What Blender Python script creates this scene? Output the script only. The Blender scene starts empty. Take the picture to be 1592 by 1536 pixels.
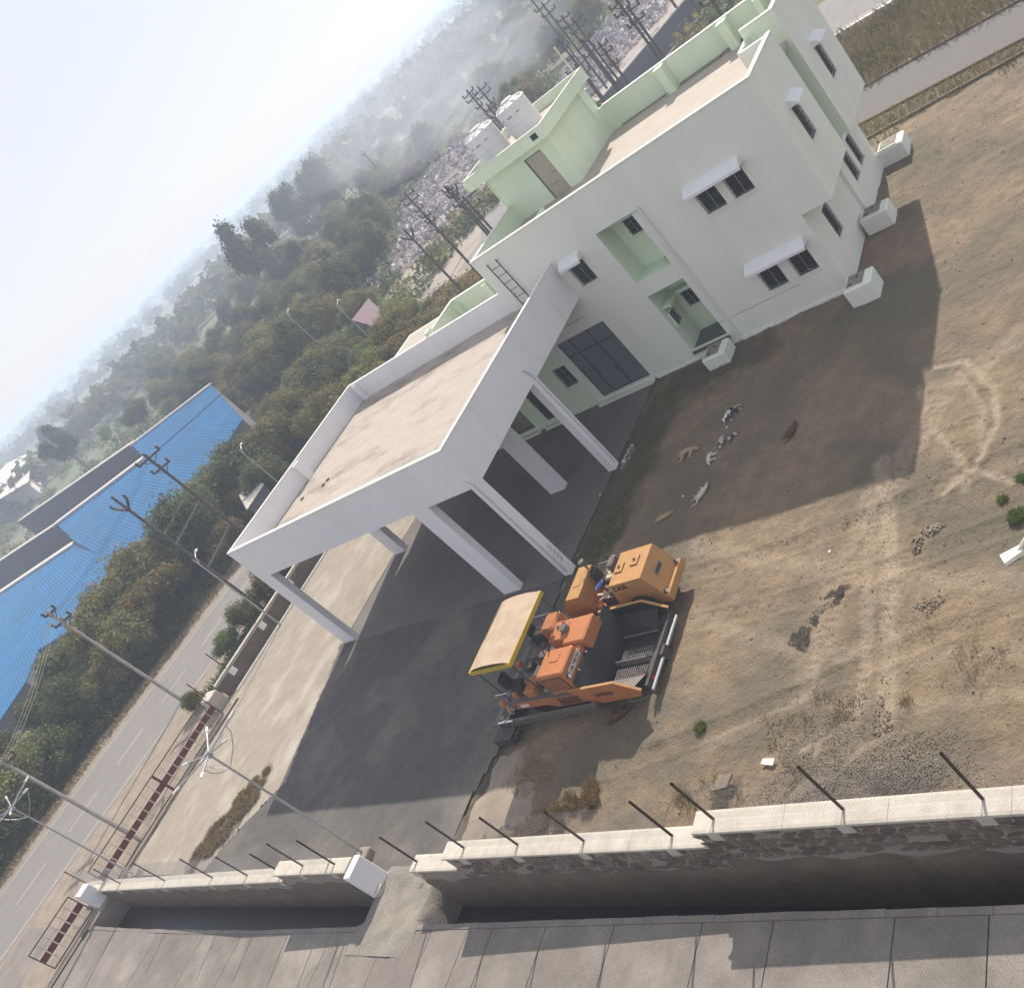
import bpy, math, random
import numpy as np
from mathutils import Vector, Matrix
random.seed(7); rng = np.random.default_rng(7)
S = bpy.context.scene
COL = S.collection
rad = math.radians
# ------------------------------------------------------------------ camera
CR = np.array([[0.72254964, 0.29145345, -0.6268787], [-0.26911551, -0.7166773, -0.64338984], [-0.63678792, 0.63358388, -0.43940028]])
CC = np.array([14.4736, -33.3715, 18.084])
CF, CX, CY = 1484.8, 963.27, 752.84
cam = bpy.data.cameras.new('camera'); camo = bpy.data.objects.new('camera', cam); COL.objects.link(camo)
M = Matrix([[CR[0][0], -CR[1][0], -CR[2][0], CC[0]], [CR[0][1], -CR[1][1], -CR[2][1], CC[1]], [CR[0][2], -CR[1][2], -CR[2][2], CC[2]], [0, 0, 0, 1]])
camo.matrix_world = M
cam.sensor_fit = 'HORIZONTAL'; cam.sensor_width = 36; cam.lens = CF/1592*36
cam.shift_x = -(CX-796)/1592; cam.shift_y = (CY-768)/1592
cam.clip_start = 0.2; cam.clip_end = 9000
S.camera = camo
HAZE = 0.00115
# ------------------------------------------------------------------ light
SUN_DIR = Vector((-0.27, 1.27, 1.0)).normalized()      # towards the sun
sun_el = math.asin(SUN_DIR.z); sun_az = math.atan2(SUN_DIR.x, SUN_DIR.y)
W = bpy.data.worlds.new('World'); S.world = W; W.use_nodes = True
nt = W.node_tree; nt.nodes.clear()
sky = nt.nodes.new('ShaderNodeTexSky'); sky.sky_type = 'NISHITA'; sky.sun_disc = False
sky.sun_elevation = sun_el; sky.sun_rotation = sun_az
sky.air_density = 1.0; sky.dust_density = 1.0; sky.ozone_density = 1.0; sky.altitude = 300
bg = nt.nodes.new('ShaderNodeBackground'); bg.inputs['Strength'].default_value = 0.115
out = nt.nodes.new('ShaderNodeOutputWorld')
mixn = nt.nodes.new('ShaderNodeMix'); mixn.data_type = 'RGBA'; mixn.inputs[0].default_value = .84; nt.links.new(sky.outputs[0], mixn.inputs[6]); mixn.inputs[7].default_value = (5.15, 5.2, 5.6, 1)   # milky haze over the whole sky
nt.links.new(mixn.outputs[2], bg.inputs[0]); nt.links.new(bg.outputs[0], out.inputs[0])
sl = bpy.data.lights.new('sun', 'SUN'); sl.energy = 5.0; sl.angle = rad(0.6); sl.color = (1.0, 0.915, 0.80)
so = bpy.data.objects.new('sun', sl); COL.objects.link(so); so.location = (0, 60, 60)
so.rotation_euler = SUN_DIR.to_track_quat('Z', 'Y').to_euler()
S.view_settings.view_transform = 'Standard'; S.view_settings.look = 'None'
S.view_settings.exposure = 0.54; S.view_settings.gamma = 1.0; S.view_settings.use_curve_mapping = False
S.render.engine = 'CYCLES'; S.cycles.use_denoising = True
S.cycles.max_bounces = 6; S.cycles.diffuse_bounces = 3; S.cycles.glossy_bounces = 2; S.cycles.transmission_bounces = 3
S.cycles.volume_bounces = 1; S.cycles.transparent_max_bounces = 8
# ------------------------------------------------------------------ helpers
def at(x, y, z=0.0):
    "point of the place at height z that photo pixel (x, y) looks at"
    D = CR.T @ np.array([(x-CX)/CF, (y-CY)/CF, 1.0]); t = (z-CC[2])/D[2]
    return CC + t*D
def tag(o, label=None, cat=None, group=None, kind=None):
    if label: o['label'] = label
    if cat: o['category'] = cat
    if group: o['group'] = group
    if kind: o['kind'] = kind
    return o
def empty(name, loc=(0, 0, 0), rz=0.0, **k):
    o = bpy.data.objects.new(name, None); COL.objects.link(o); o.location = loc; o.rotation_euler = (0, 0, rz)
    o.empty_display_size = 0.3
    return tag(o, **k)
class MB:
    def __init__(s): s.v = []; s.f = []; s.m = []
    def add(s, vs, fs, m=0):
        b = len(s.v); s.v += [tuple(map(float, p)) for p in vs]; s.f += [tuple(b+i for i in f) for f in fs]; s.m += [m]*len(fs); return s
    def box(s, x0, x1, y0, y1, z0, z1, m=0, skip=''):
        v = [(x0, y0, z0), (x1, y0, z0), (x1, y1, z0), (x0, y1, z0), (x0, y0, z1), (x1, y0, z1), (x1, y1, z1), (x0, y1, z1)]
        F = {'b': (0, 3, 2, 1), 't': (4, 5, 6, 7), 's': (0, 1, 5, 4), 'e': (1, 2, 6, 5), 'n': (2, 3, 7, 6), 'w': (3, 0, 4, 7)}
        return s.add(v, [F[k] for k in F if k not in skip], m)
    def bev(s, x0, x1, y0, y1, z0, z1, b=0.03, m=0):
        "box with chamfered vertical and top edges"
        r = lambda i, z: [(x0+i+b, y0+i, z), (x1-i-b, y0+i, z), (x1-i, y0+i+b, z), (x1-i, y1-i-b, z), (x1-i-b, y1-i, z), (x0+i+b, y1-i, z), (x0+i, y1-i-b, z), (x0+i, y0+i+b, z)]
        v = r(0, z0)+r(0, z1-b)+r(b, z1)
        f = [tuple(range(7, -1, -1)), tuple(range(16, 24))]
        for k in (0, 8):
            f += [(k+i, k+(i+1) % 8, k+8+(i+1) % 8, k+8+i) for i in range(8)]
        return s.add(v, f, m)
    def prism(s, poly, d, m=0):
        "polygon (3D points, ccw seen from +d side) pushed by -d"
        n = len(poly); a = [Vector(p) for p in poly]; d = Vector(d); b = [p-d for p in a]
        return s.add(a+b, [tuple(range(n)), tuple(range(2*n-1, n-1, -1))]+[(i, n+i, n+(i+1) % n, (i+1) % n) for i in range(n)], m)
    def cyl(s, p, q, r, n=10, m=0, r2=None, caps=True):
        p = Vector(p); q = Vector(q); d = (q-p).normalized(); u = d.orthogonal().normalized(); w = d.cross(u)
        r2 = r if r2 is None else r2
        v = [p+(u*math.cos(2*math.pi*i/n)+w*math.sin(2*math.pi*i/n))*r for i in range(n)]+[q+(u*math.cos(2*math.pi*i/n)+w*math.sin(2*math.pi*i/n))*r2 for i in range(n)]
        f = [(i, (i+1) % n, n+(i+1) % n, n+i) for i in range(n)]
        if caps: f += [tuple(range(n-1, -1, -1)), tuple(range(n, 2*n))]
        return s.add(v, f, m)
    def tube(s, pts, r, n=6, m=0):
        for a, b in zip(pts, pts[1:]): s.cyl(a, b, r, n, m)
        return s
    def bar(s, p, q, w, h, m=0, up=(0, 0, 1)):
        p = Vector(p); q = Vector(q); d = (q-p).normalized(); up = (1, 0, 0) if abs(d.dot(Vector(up))) > .999 else up; u = d.cross(Vector(up)).normalized()*w/2; t = u.cross(d).normalized()*h/2
        v = [p-u-t, p+u-t, p+u+t, p-u+t, q-u-t, q+u-t, q+u+t, q-u+t]
        return s.add(v, [(3, 2, 1, 0), (4, 5, 6, 7), (0, 1, 5, 4), (1, 2, 6, 5), (2, 3, 7, 6), (3, 0, 4, 7)], m)
    def lathe(s, c, prof, n=20, m=0):
        c = Vector(c); v = []; f = []
        for r, z in prof: v += [c+Vector((r*math.cos(2*math.pi*i/n), r*math.sin(2*math.pi*i/n), z)) for i in range(n)]
        for k in range(len(prof)-1): f += [(k*n+i, k*n+(i+1) % n, (k+1)*n+(i+1) % n, (k+1)*n+i) for i in range(n)]
        return s.add(v, f, m)
    def build(s, name, mat, parent=None, loc=None, smooth=False, **k):
        me = bpy.data.meshes.new(name); me.from_pydata(s.v, [], s.f)
        for mm in (mat if isinstance(mat, (list, tuple)) else [mat]): me.materials.append(mm)
        if isinstance(mat, (list, tuple)): me.polygons.foreach_set('material_index', s.m)
        if smooth: me.polygons.foreach_set('use_smooth', [True]*len(s.f))
        me.update()
        o = bpy.data.objects.new(name, me); COL.objects.link(o)
        if parent: o.parent = parent
        if loc is not None: o.location = loc
        return tag(o, **k)
def npmesh(name, V, F, mat, parent=None, smooth=False, loc=None, **k):
    "mesh from numpy arrays; F is (n, 3) or (n, 4)"
    me = bpy.data.meshes.new(name); n = len(F); kk = F.shape[1]
    me.vertices.add(len(V)); me.vertices.foreach_set('co', V.astype(np.float32).ravel())
    me.loops.add(n*kk); me.loops.foreach_set('vertex_index', F.astype(np.int32).ravel())
    me.polygons.add(n); me.polygons.foreach_set('loop_start', np.arange(0, n*kk, kk, dtype=np.int32)); me.polygons.foreach_set('loop_total', np.full(n, kk, dtype=np.int32))
    if smooth: me.polygons.foreach_set('use_smooth', np.ones(n, dtype=bool))
    me.materials.append(mat) if mat else None
    me.update(calc_edges=True)
    o = bpy.data.objects.new(name, me); COL.objects.link(o)
    if parent: o.parent = parent
    if loc is not None: o.location = loc
    return tag(o, **k)
def rotm(n):
    "n random rotation matrices"
    q = rng.normal(size=(n, 4)); q /= np.linalg.norm(q, axis=1)[:, None]; w, x, y, z = q.T
    return np.stack([np.stack([1-2*(y*y+z*z), 2*(x*y-z*w), 2*(x*z+y*w)], 1), np.stack([2*(x*y+z*w), 1-2*(x*x+z*z), 2*(y*z-x*w)], 1), np.stack([2*(x*z-y*w), 2*(y*z+x*w), 1-2*(x*x+y*y)], 1)], 1)
OCT_V = np.array([[1, 0, 0], [-1, 0, 0], [0, 1, 0], [0, -1, 0], [0, 0, .7], [0, 0, -.7]], float)
OCT_F = np.array([[0, 2, 4], [2, 1, 4], [1, 3, 4], [3, 0, 4], [2, 0, 5], [1, 2, 5], [3, 1, 5], [0, 3, 5]])
def scatter(P, sc, bv=OCT_V, bf=OCT_F, rot=True, jit=.25):
    n = len(P); Rm = rotm(n) if rot else np.repeat(np.eye(3)[None], n, 0)
    B = bv[None]*(1+rng.uniform(-jit, jit, (n, len(bv), 3)))
    sc = np.asarray(sc); sc = sc[:, None, None] if sc.ndim == 1 else sc[:, None, :]
    V = np.einsum('nij,nkj->nki', Rm, B*sc)+P[:, None, :]
    F = (bf[None]+(np.arange(n)*len(bv))[:, None, None]).reshape(-1, bf.shape[1])
    return V.reshape(-1, 3), F
def vnoise(x, y, seed=0):
    "smooth value noise, 0..1"
    r = np.random.default_rng(seed).random((256, 256)); xi = np.floor(x).astype(int); yi = np.floor(y).astype(int); fx = x-xi; fy = y-yi
    fx = fx*fx*(3-2*fx); fy = fy*fy*(3-2*fy); g = lambda a, b: r[a % 256, b % 256]
    return (g(xi, yi)*(1-fx)+g(xi+1, yi)*fx)*(1-fy)+(g(xi, yi+1)*(1-fx)+g(xi+1, yi+1)*fx)*fy
def proj(x, y, z=0.0):
    "photo pixel of a point of the place"
    c = CR @ (np.array([x, y, z])-CC); return CX+CF*c[0]/c[2], CY+CF*c[1]/c[2]
# ------------------------------------------------------------------ materials
def mat(name, col, rough=.8, col2=None, scale=3.0, detail=5, amount=1.0, bump=0.0, bscale=None, metal=0.0, spec=.3, lo=.35, hi=.65, col3=None, scale3=.4, lo3=.5, hi3=.7, objvar=0.0, coat=0.0, stretch=None, alpha=None, trans=0.0):
    m = bpy.data.materials.new(name); m.use_nodes = True; t = m.node_tree; N = t.nodes; L = t.links; b = N['Principled BSDF']
    b.inputs['Roughness'].default_value = rough; b.inputs['Metallic'].default_value = metal; b.inputs['Specular IOR Level'].default_value = spec
    b.inputs['Coat Weight'].default_value = coat
    geo = N.new('ShaderNodeNewGeometry'); src = geo.outputs['Position']
    if stretch:
        mp = N.new('ShaderNodeMapping'); mp.inputs['Scale'].default_value = stretch; L.new(src, mp.inputs[0]); src = mp.outputs[0]
    c = None
    def noise(sc, de):
        n = N.new('ShaderNodeTexNoise'); n.inputs['Scale'].default_value = sc; n.inputs['Detail'].default_value = de; n.inputs['Roughness'].default_value = .6; L.new(src, n.inputs['Vector']); return n
    def ramp(n, lo, hi):
        r = N.new('ShaderNodeMapRange'); r.inputs['From Min'].default_value = lo; r.inputs['From Max'].default_value = hi; r.clamp = True; L.new(n.outputs[0], r.inputs[0]); return r.outputs[0]
    def mix(a, bb, fac):
        x = N.new('ShaderNodeMix'); x.data_type = 'RGBA'; L.new(fac, x.inputs[0])
        for s, k in ((a, 6), (bb, 7)):
            if isinstance(s, tuple): x.inputs[k].default_value = s+(1,)
            else: L.new(s, x.inputs[k])
        return x.outputs[2]
    if col2:
        c = mix(col, col2, ramp(noise(scale, detail), lo, hi))
    if col3:
        c = mix(c if c is not None else col, col3, ramp(noise(scale3, 4), lo3, hi3))
    if objvar:
        oi = N.new('ShaderNodeObjectInfo'); h = N.new('ShaderNodeHueSaturation')
        mr = N.new('ShaderNodeMapRange'); L.new(oi.outputs['Random'], mr.inputs[0]); mr.inputs['To Min'].default_value = 1-objvar; mr.inputs['To Max'].default_value = 1+objvar; L.new(mr.outputs[0], h.inputs['Value'])
        m2 = N.new('ShaderNodeMath'); m2.operation = 'MULTIPLY'; m2.inputs[1].default_value = 7.31; L.new(oi.outputs['Random'], m2.inputs[0]); m3 = N.new('ShaderNodeMath'); m3.operation = 'FRACT'; L.new(m2.outputs[0], m3.inputs[0])
        mr2 = N.new('ShaderNodeMapRange'); L.new(m3.outputs[0], mr2.inputs[0]); mr2.inputs['To Min'].default_value = .5-objvar*.13; mr2.inputs['To Max'].default_value = .5+objvar*.07; L.new(mr2.outputs[0], h.inputs['Hue'])
        if c is None: h.inputs['Color'].default_value = col+(1,)
        else: L.new(c, h.inputs['Color'])
        c = h.outputs[0]
    if c is None: b.inputs['Base Color'].default_value = col+(1,)
    else: L.new(c, b.inputs['Base Color'])
    if bump:
        n = noise(bscale or scale*4, 6); bp = N.new('ShaderNodeBump'); bp.inputs['Strength'].default_value = 1.0; bp.inputs['Distance'].default_value = bump; L.new(n.outputs[0], bp.inputs['Height']); L.new(bp.outputs[0], b.inputs['Normal'])
    if alpha is not None: b.inputs['Alpha'].default_value = alpha
    if trans:
        tr = N.new('ShaderNodeBsdfTranslucent'); ms = N.new('ShaderNodeMixShader'); ms.inputs[0].default_value = trans
        if c is None: tr.inputs[0].default_value = col+(1,)
        else: L.new(c, tr.inputs[0])
        L.new(b.outputs[0], ms.inputs[1]); L.new(tr.outputs[0], ms.inputs[2]); L.new(ms.outputs[0], N['Material Output'].inputs['Surface'])
    return m
MT = {}
MT['white'] = mat('painted_wall', (0.721, 0.733, 0.665), .8, (0.678, 0.691, 0.624), .55, bump=.006, bscale=11, col3=(0.601, 0.601, 0.53), scale3=1.6, lo3=.60, hi3=.85, stretch=(1.4, 1.4, .22))
MT['mint'] = mat('mint_wall', (0.648, 0.75, 0.573), .8, (0.608, 0.709, 0.535), .8, bump=.006, bscale=11, col3=(0.539, 0.614, 0.462), scale3=1.6, lo3=.60, hi3=.85, stretch=(1.4, 1.4, .25))
MT['lav'] = mat('lavender_white_wall', (0.728, 0.721, 0.739), .8, (0.692, 0.68, 0.695), .9, bump=.005, bscale=11, col3=(0.631, 0.607, 0.589), scale3=1.4, lo3=.58, hi3=.85, stretch=(1.4, 1.4, .25))
MT['coping'] = mat('coping_white', (0.68, 0.671, 0.612), .8, (0.629, 0.62, 0.561), 4)
MT['roof'] = mat('roof_screed', (0.407, 0.359, 0.312), .9, (0.35, 0.306, 0.257), .9, lo=.3, hi=.75, bump=.004, bscale=30, col3=(0.326, 0.269, 0.225), scale3=.28, lo3=.58, hi3=.85)
MT['roofc'] = mat('canopy_roof_screed', (0.391, 0.343, 0.302), .9, (0.336, 0.292, 0.248), 1.2, lo=.3, hi=.75, bump=.004, bscale=30, col3=(0.211, 0.174, 0.146), scale3=.55, lo3=.50, hi3=.72, stretch=(.6, 1.6, 1))
MT['grime'] = mat('grime', (.16, .15, .13), .9, (.25, .22, .19), 5)
MT['glass'] = mat('dark_glass', (.015, .017, .022), .15, spec=.6)
MT['glassr'] = mat('reflective_glass', (0.24, 0.24, 0.299), .05, spec=1.0, metal=.6)
MT['grille'] = mat('dark_grille', (.014, .013, .017), .6)
MT['frame'] = mat('window_frame_white', (.72, .72, .68), .5)
MT['dkframe'] = mat('dark_door_frame', (0.02, 0.018, 0.018), .5)
MT['door'] = mat('beige_steel_door', (.40, .35, .28), .5, (.37, .32, .26), 3)
MT['tile'] = mat('dark_floor_tile', (.10, .10, .10), .4, (.07, .07, .07), 6)
MT['pipe'] = mat('plastic_pipe', (.66, .66, .68), .4)
MT['black'] = mat('black_steel', (.02, .02, .022), .5, (.04, .035, .035), 8)
MT['tank'] = mat('tank_plastic', (.70, .68, .70), .45, (.66, .65, .68), 2)
MT['dirt'] = mat('yard_dirt', (0.218, 0.159, 0.103), .95, (0.151, 0.112, 0.0731), 1.5, detail=12, lo=.34, hi=.66, bump=.05, bscale=9, col3=(0.117, 0.0997, 0.0695), scale3=.17, lo3=.42, hi3=.56)
def dirt_marks(m):
    t = m.node_tree; N = t.nodes; L = t.links; b = N['Principled BSDF']; src = b.inputs['Base Color'].links[0].from_socket
    for an, col in (('track', (.275, .215, .155, 1)), ('darksoil', (.06, .054, .036, 1))):
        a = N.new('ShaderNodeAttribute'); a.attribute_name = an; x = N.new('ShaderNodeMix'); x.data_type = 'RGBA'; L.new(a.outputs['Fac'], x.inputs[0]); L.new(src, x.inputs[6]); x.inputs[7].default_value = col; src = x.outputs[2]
    n = N.new('ShaderNodeTexNoise'); n.inputs['Scale'].default_value = 16; n.inputs['Detail'].default_value = 8; g = N.new('ShaderNodeNewGeometry'); L.new(g.outputs['Position'], n.inputs['Vector'])
    r = N.new('ShaderNodeMapRange'); r.inputs['From Min'].default_value = .3; r.inputs['From Max'].default_value = .7; r.inputs['To Min'].default_value = .80; r.inputs['To Max'].default_value = 1.18; L.new(n.outputs[0], r.inputs[0])
    h = N.new('ShaderNodeHueSaturation'); L.new(r.outputs[0], h.inputs['Value']); L.new(src, h.inputs['Color']); L.new(h.outputs[0], b.inputs['Base Color'])
dirt_marks(MT['dirt'])
def grain(m, scale, lo, hi):
    "fine speckle of aggregate over the base colour"
    t = m.node_tree; N = t.nodes; L = t.links; b = N['Principled BSDF']; src = b.inputs['Base Color'].links[0].from_socket
    g = N.new('ShaderNodeNewGeometry'); n = N.new('ShaderNodeTexNoise'); n.inputs['Scale'].default_value = scale; n.inputs['Detail'].default_value = 6; n.inputs['Roughness'].default_value = .75; L.new(g.outputs['Position'], n.inputs['Vector'])
    r = N.new('ShaderNodeMapRange'); r.inputs['From Min'].default_value = .3; r.inputs['From Max'].default_value = .7; r.inputs['To Min'].default_value = lo; r.inputs['To Max'].default_value = hi; L.new(n.outputs[0], r.inputs[0])
    h = N.new('ShaderNodeHueSaturation'); L.new(r.outputs[0], h.inputs['Value']); L.new(src, h.inputs['Color']); L.new(h.outputs[0], b.inputs['Base Color'])
MT['concrete'] = mat('light_concrete', (0.302, 0.262, 0.21), .9, (0.232, 0.2, 0.157), 1.5, detail=8, lo=.3, hi=.7, bump=.01, bscale=14, col3=(0.365, 0.329, 0.273), scale3=.5, stretch=(1, .6, 1))
MT['asphalt'] = mat('apron_asphalt', (0.0733, 0.0688, 0.0658), .9, (0.105, 0.0977, 0.0898), 1.4, detail=10, lo=.3, hi=.75, bump=.012, bscale=45, col3=(0.157, 0.143, 0.123), scale3=.26, lo3=.47, hi3=.70)
MT['porch'] = mat('porch_floor_concrete', (0.144, 0.13, 0.119), .8, (0.115, 0.104, 0.0972), .6, bump=.003, bscale=30)
MT['slab'] = mat('road_slab_concrete', (0.208, 0.185, 0.162), .92, (0.157, 0.14, 0.123), 1.3, detail=12, lo=.3, hi=.7, bump=.014, bscale=38, col3=(0.255, 0.229, 0.201), scale3=.5, objvar=.07)
MT['road'] = mat('road_asphalt', (0.205, 0.193, 0.184), .9, (0.18, 0.168, 0.16), 1.2, bump=.004, bscale=40, stretch=(1, .25, 1))
MT['path'] = mat('path_asphalt', (.14, .128, .122), .9, (.10, .092, .088), 14, bump=.012, bscale=40)
MT['verge'] = mat('road_verge_dust', (0.274, 0.228, 0.179), .95, (0.205, 0.171, 0.133), 1.2, bump=.02, bscale=9)
MT['terrain'] = mat('open_ground', (0.104, 0.108, 0.0495), .95, (0.18, 0.153, 0.104), .02, detail=8, lo=.4, hi=.62, bump=.05, bscale=2, col3=(0.09, 0.117, 0.045), scale3=.006, lo3=.45, hi3=.6)
MT['yardgrass'] = mat('scrub_ground', (0.145, 0.119, 0.068), .95, (0.0935, 0.0892, 0.0425), .5, detail=8, bump=.05, bscale=6)
MT['paint'] = mat('road_paint', (0.44, 0.424, 0.384), .8, (0.32, 0.304, 0.28), 6)
MT['cause'] = mat('causeway_dust', (0.23, 0.208, 0.178), .95, (0.178, 0.162, 0.14), 1.6, detail=9, bump=.03, bscale=12)
MT['stone'] = mat('basalt_stone', (0.117, 0.0945, 0.0765), .9, (0.171, 0.14, 0.113), 3, bump=.02, bscale=12, objvar=.25)
MT['mortar'] = mat('mortar', (0.281, 0.246, 0.212), .95, (0.23, 0.2, 0.17), 4, bump=.01)
MT['plaster'] = mat('brown_rough_plaster', (0.144, 0.109, 0.0832), .95, (0.101, 0.0782, 0.0608), 1.5, bump=.02, bscale=9)
MT['wallpaint'] = mat('compound_wall_whitewash', (0.502, 0.464, 0.397), .85, (0.409, 0.376, 0.322), 2.2, detail=8, bump=.006, bscale=20, col3=(0.418, 0.385, 0.334), scale3=1.2, lo3=.6, hi3=.8)
MT['water'] = mat('drain_water', (.012, .012, .014), .35, spec=.3)
MT['steel'] = mat('rusty_steel', (.05, .035, .03), .7, (.09, .055, .04), 12)
MT['galv'] = mat('galvanised_steel', (0.378, 0.378, 0.387), .45, (0.315, 0.315, 0.333), 5, metal=.4)
MT['pole'] = mat('weathered_concrete_pole', (.32, .30, .27), .9, (.24, .22, .20), 4)
MT['dkpole'] = mat('dark_steel_pole', (.05, .042, .042), .8, (.10, .08, .075), 5)
MT['maroon'] = mat('maroon_gate_paint', (.10, .015, .022), .5, (.13, .025, .03), 6)
MT['mesh'] = mat('gate_wire', (.40, .37, .33), .6)
MT['orange'] = mat('orange_machine_paint', (0.422, 0.151, 0.049), .5, (0.354, 0.144, 0.0641), 4, detail=8, col3=(0.181, 0.113, 0.0754), scale3=2.6, lo3=.58, hi3=.78, bump=.002, bscale=30)
MT['orange2'] = mat('faded_orange_paint', (0.412, 0.218, 0.0768), .5, (0.353, 0.19, 0.0768), 4, detail=8, col3=(0.221, 0.141, 0.0768), scale3=2.6, lo3=.60, hi3=.80, bump=.002, bscale=30)
MT['yellow'] = mat('yellow_canopy_rim', (0.425, 0.306, 0.0255), .5)
MT['cream'] = mat('dusty_cream_canopy', (0.425, 0.332, 0.238), .7, (0.34, 0.255, 0.178), 1.6)
MT['rubber'] = mat('black_rubber', (0.0126, 0.0126, 0.014), .55, (0.021, 0.021, 0.0224), 6)
MT['mdark'] = mat('dark_machine_steel', (.045, .04, .04), .6, (.07, .06, .055), 7)
MT['mgrey'] = mat('worn_grey_steel', (0.16, 0.144, 0.136), .5, (0.112, 0.1, 0.096), 12, metal=.3, bump=.004, bscale=50)
MT['chrome'] = mat('bright_steel', (.6, .6, .6), .2, metal=1)
MT['drum'] = mat('roller_drum_steel', (.16, .14, .13), .4, (.10, .09, .08), 5, metal=.5)
MT['blue'] = mat('blue_steering_wheel', (.04, .10, .38), .4)
MT['seat'] = mat('seat_vinyl', (.035, .03, .03), .6)
MT['beige'] = mat('beige_cushion', (.45, .38, .26), .7)
MT['lamp'] = mat('lamp_glass', (.7, .7, .66), .2)
MT['label'] = mat('label_plate', (.62, .60, .56), .5)
MT['ink'] = mat('label_ink', (.02, .02, .02), .6)
MT['redink'] = mat('red_lamp', (.30, .01, .01), .3)
MT['blueroof'] = mat('blue_corrugated_sheet', (0.00727, 0.126, 0.309), .5, (0.0141, 0.101, 0.22), .25, detail=3, spec=.12)
MT['shedwall'] = mat('grey_shed_wall', (.12, .12, .145), .8, (.10, .10, .12), .6)
MT['cream2'] = mat('shed_parapet', (.52, .48, .43), .8)
MT['tan'] = mat('tan_asbestos_sheet', (.42, .34, .26), .8, (.36, .29, .22), .8)
MT['pink'] = mat('faded_pink_sheet', (0.18, 0.132, 0.132), .7, (0.204, 0.12, 0.144), .5)
MT['bark'] = mat('bark', (.09, .07, .05), .9, (.13, .10, .075), 5)
MT['leaf'] = mat('leaf_green', (.095, .125, .032), .7, (.18, .185, .055), .8, detail=4, objvar=.35, trans=.4, spec=.2)
MT['leafd'] = mat('leaf_dark', (.055, .085, .028), .7, (.125, .14, .045), .9, detail=4, objvar=.3, trans=.35, spec=.2)
MT['leafy'] = mat('leaf_yellowing', (0.233, 0.187, 0.0514), .7, (0.103, 0.117, 0.0355), .9, detail=4, objvar=.3, trans=.4, spec=.2)
MT['leafb'] = mat('leaf_bright', (0.133, 0.204, 0.0458), .7, (0.194, 0.254, 0.0714), 1.2, detail=4, objvar=.2, trans=.3, spec=.2)
MT['dry'] = mat('dry_grass', (0.332, 0.254, 0.137), .9, (0.235, 0.186, 0.0978), 3, detail=3)
MT['grass'] = mat('green_grass', (.09, .13, .03), .85, (.15, .16, .05), 2)
MT['gravel'] = mat('gravel_grey', (0.132, 0.11, 0.0824), .9, (0.222, 0.188, 0.142), 23, detail=2)
MT['pebble'] = mat('pebbles', (0.264, 0.208, 0.16), .9, (0.16, 0.132, 0.104), 9, detail=2)
MT['tar'] = mat('tar_crumbs', (.045, .042, .042), .8, (.10, .085, .075), 20)
MT['trash'] = mat('rubbish_scraps', (0.58, 0.561, 0.569), .7, (0.187, 0.141, 0.147), 3.5, detail=2, lo=.42, hi=.58)
MT['ashes'] = mat('rubbish_ground', (0.176, 0.136, 0.132), .95, (0.24, 0.2, 0.192), .5, detail=8, bump=.1, bscale=3)
MT['track'] = mat('dirt_track', (0.304, 0.264, 0.228), .95, (0.264, 0.224, 0.192), .4)
MT['dogtan'] = mat('tan_fur', (.30, .20, .11), .9, (.36, .27, .17), 7)
MT['dogwhite'] = mat('white_fur', (.50, .47, .42), .9, (.42, .38, .33), 9)
MT['dogbrown'] = mat('brown_fur', (.10, .05, .03), .9, (.07, .035, .025), 8)
MT['dogpie'] = mat('black_white_fur', (.03, .028, .028), .9, (.55, .53, .50), 4.2, detail=1, lo=.49, hi=.51)
MT['doggrey'] = mat('grey_white_patch_fur', (.10, .085, .075), .9, (.42, .38, .33), 3.6, detail=1, lo=.47, hi=.51)

for k_, sc_, lo_, hi_ in (('asphalt', 22, .74, 1.3), ('slab', 20, .78, 1.24), ('concrete', 18, .86, 1.14), ('path', 24, .7, 1.3), ('road', 12, .85, 1.15), ('plaster', 14, .75, 1.25), ('wallpaint', 16, .88, 1.1), ('cause', 15, .8, 1.2), ('roofc', 14, .9, 1.08), ('roof', 14, .92, 1.07), ('porch', 16, .85, 1.15)): grain(MT[k_], sc_, lo_, hi_)
# ------------------------------------------------------------------ ground and roads
def sheet(name, pts, z, m, **k):
    return MB().add([(p[0], p[1], z) for p in pts], [tuple(range(len(pts)))]).build(name, MT[m], kind='structure', **k)
def inpoly(x, y, poly):
    x = np.asarray(x); y = np.asarray(y); c = np.zeros(x.shape, bool); n = len(poly)
    for i in range(n):
        x1, y1 = poly[i][:2]; x2, y2 = poly[(i+1) % n][:2]
        with np.errstate(divide='ignore', invalid='ignore'):
            t = ((y1 > y) != (y2 > y)) & (x < (x2-x1)*(y-y1)/((y2-y1) if y2 != y1 else 1e-9)+x1)
        c ^= t
    return c
def frameq(name, o, i, z, m):
    "big sheet with a rectangular hole (the drain)"
    (X0, X1, Y0, Y1), (a, b, c, d) = o, i
    mb = MB()
    for q in ((X0, X1, Y0, c), (X0, X1, d, Y1), (X0, a, c, d), (b, X1, c, d)):
        mb.add([(q[0], q[2], z), (q[1], q[2], z), (q[1], q[3], z), (q[0], q[3], z)], [(0, 1, 2, 3)])
    return mb.build(name, MT[m], kind='structure')
ys = lambda x: -24.85+.012*x          # south face of the compound wall
ye = lambda x: -25.93+.022*x          # far edge of the drain
zs = lambda x: float(np.interp(x, [-60, -41, -34, -24, 16], [0, 0, -.37, -.37, 1.55]))   # the south road climbs to the right
frameq('ground', (-5000, 3000, -1500, 6000), (-46, 16, -46, -24.3), -.16, 'terrain')
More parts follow.
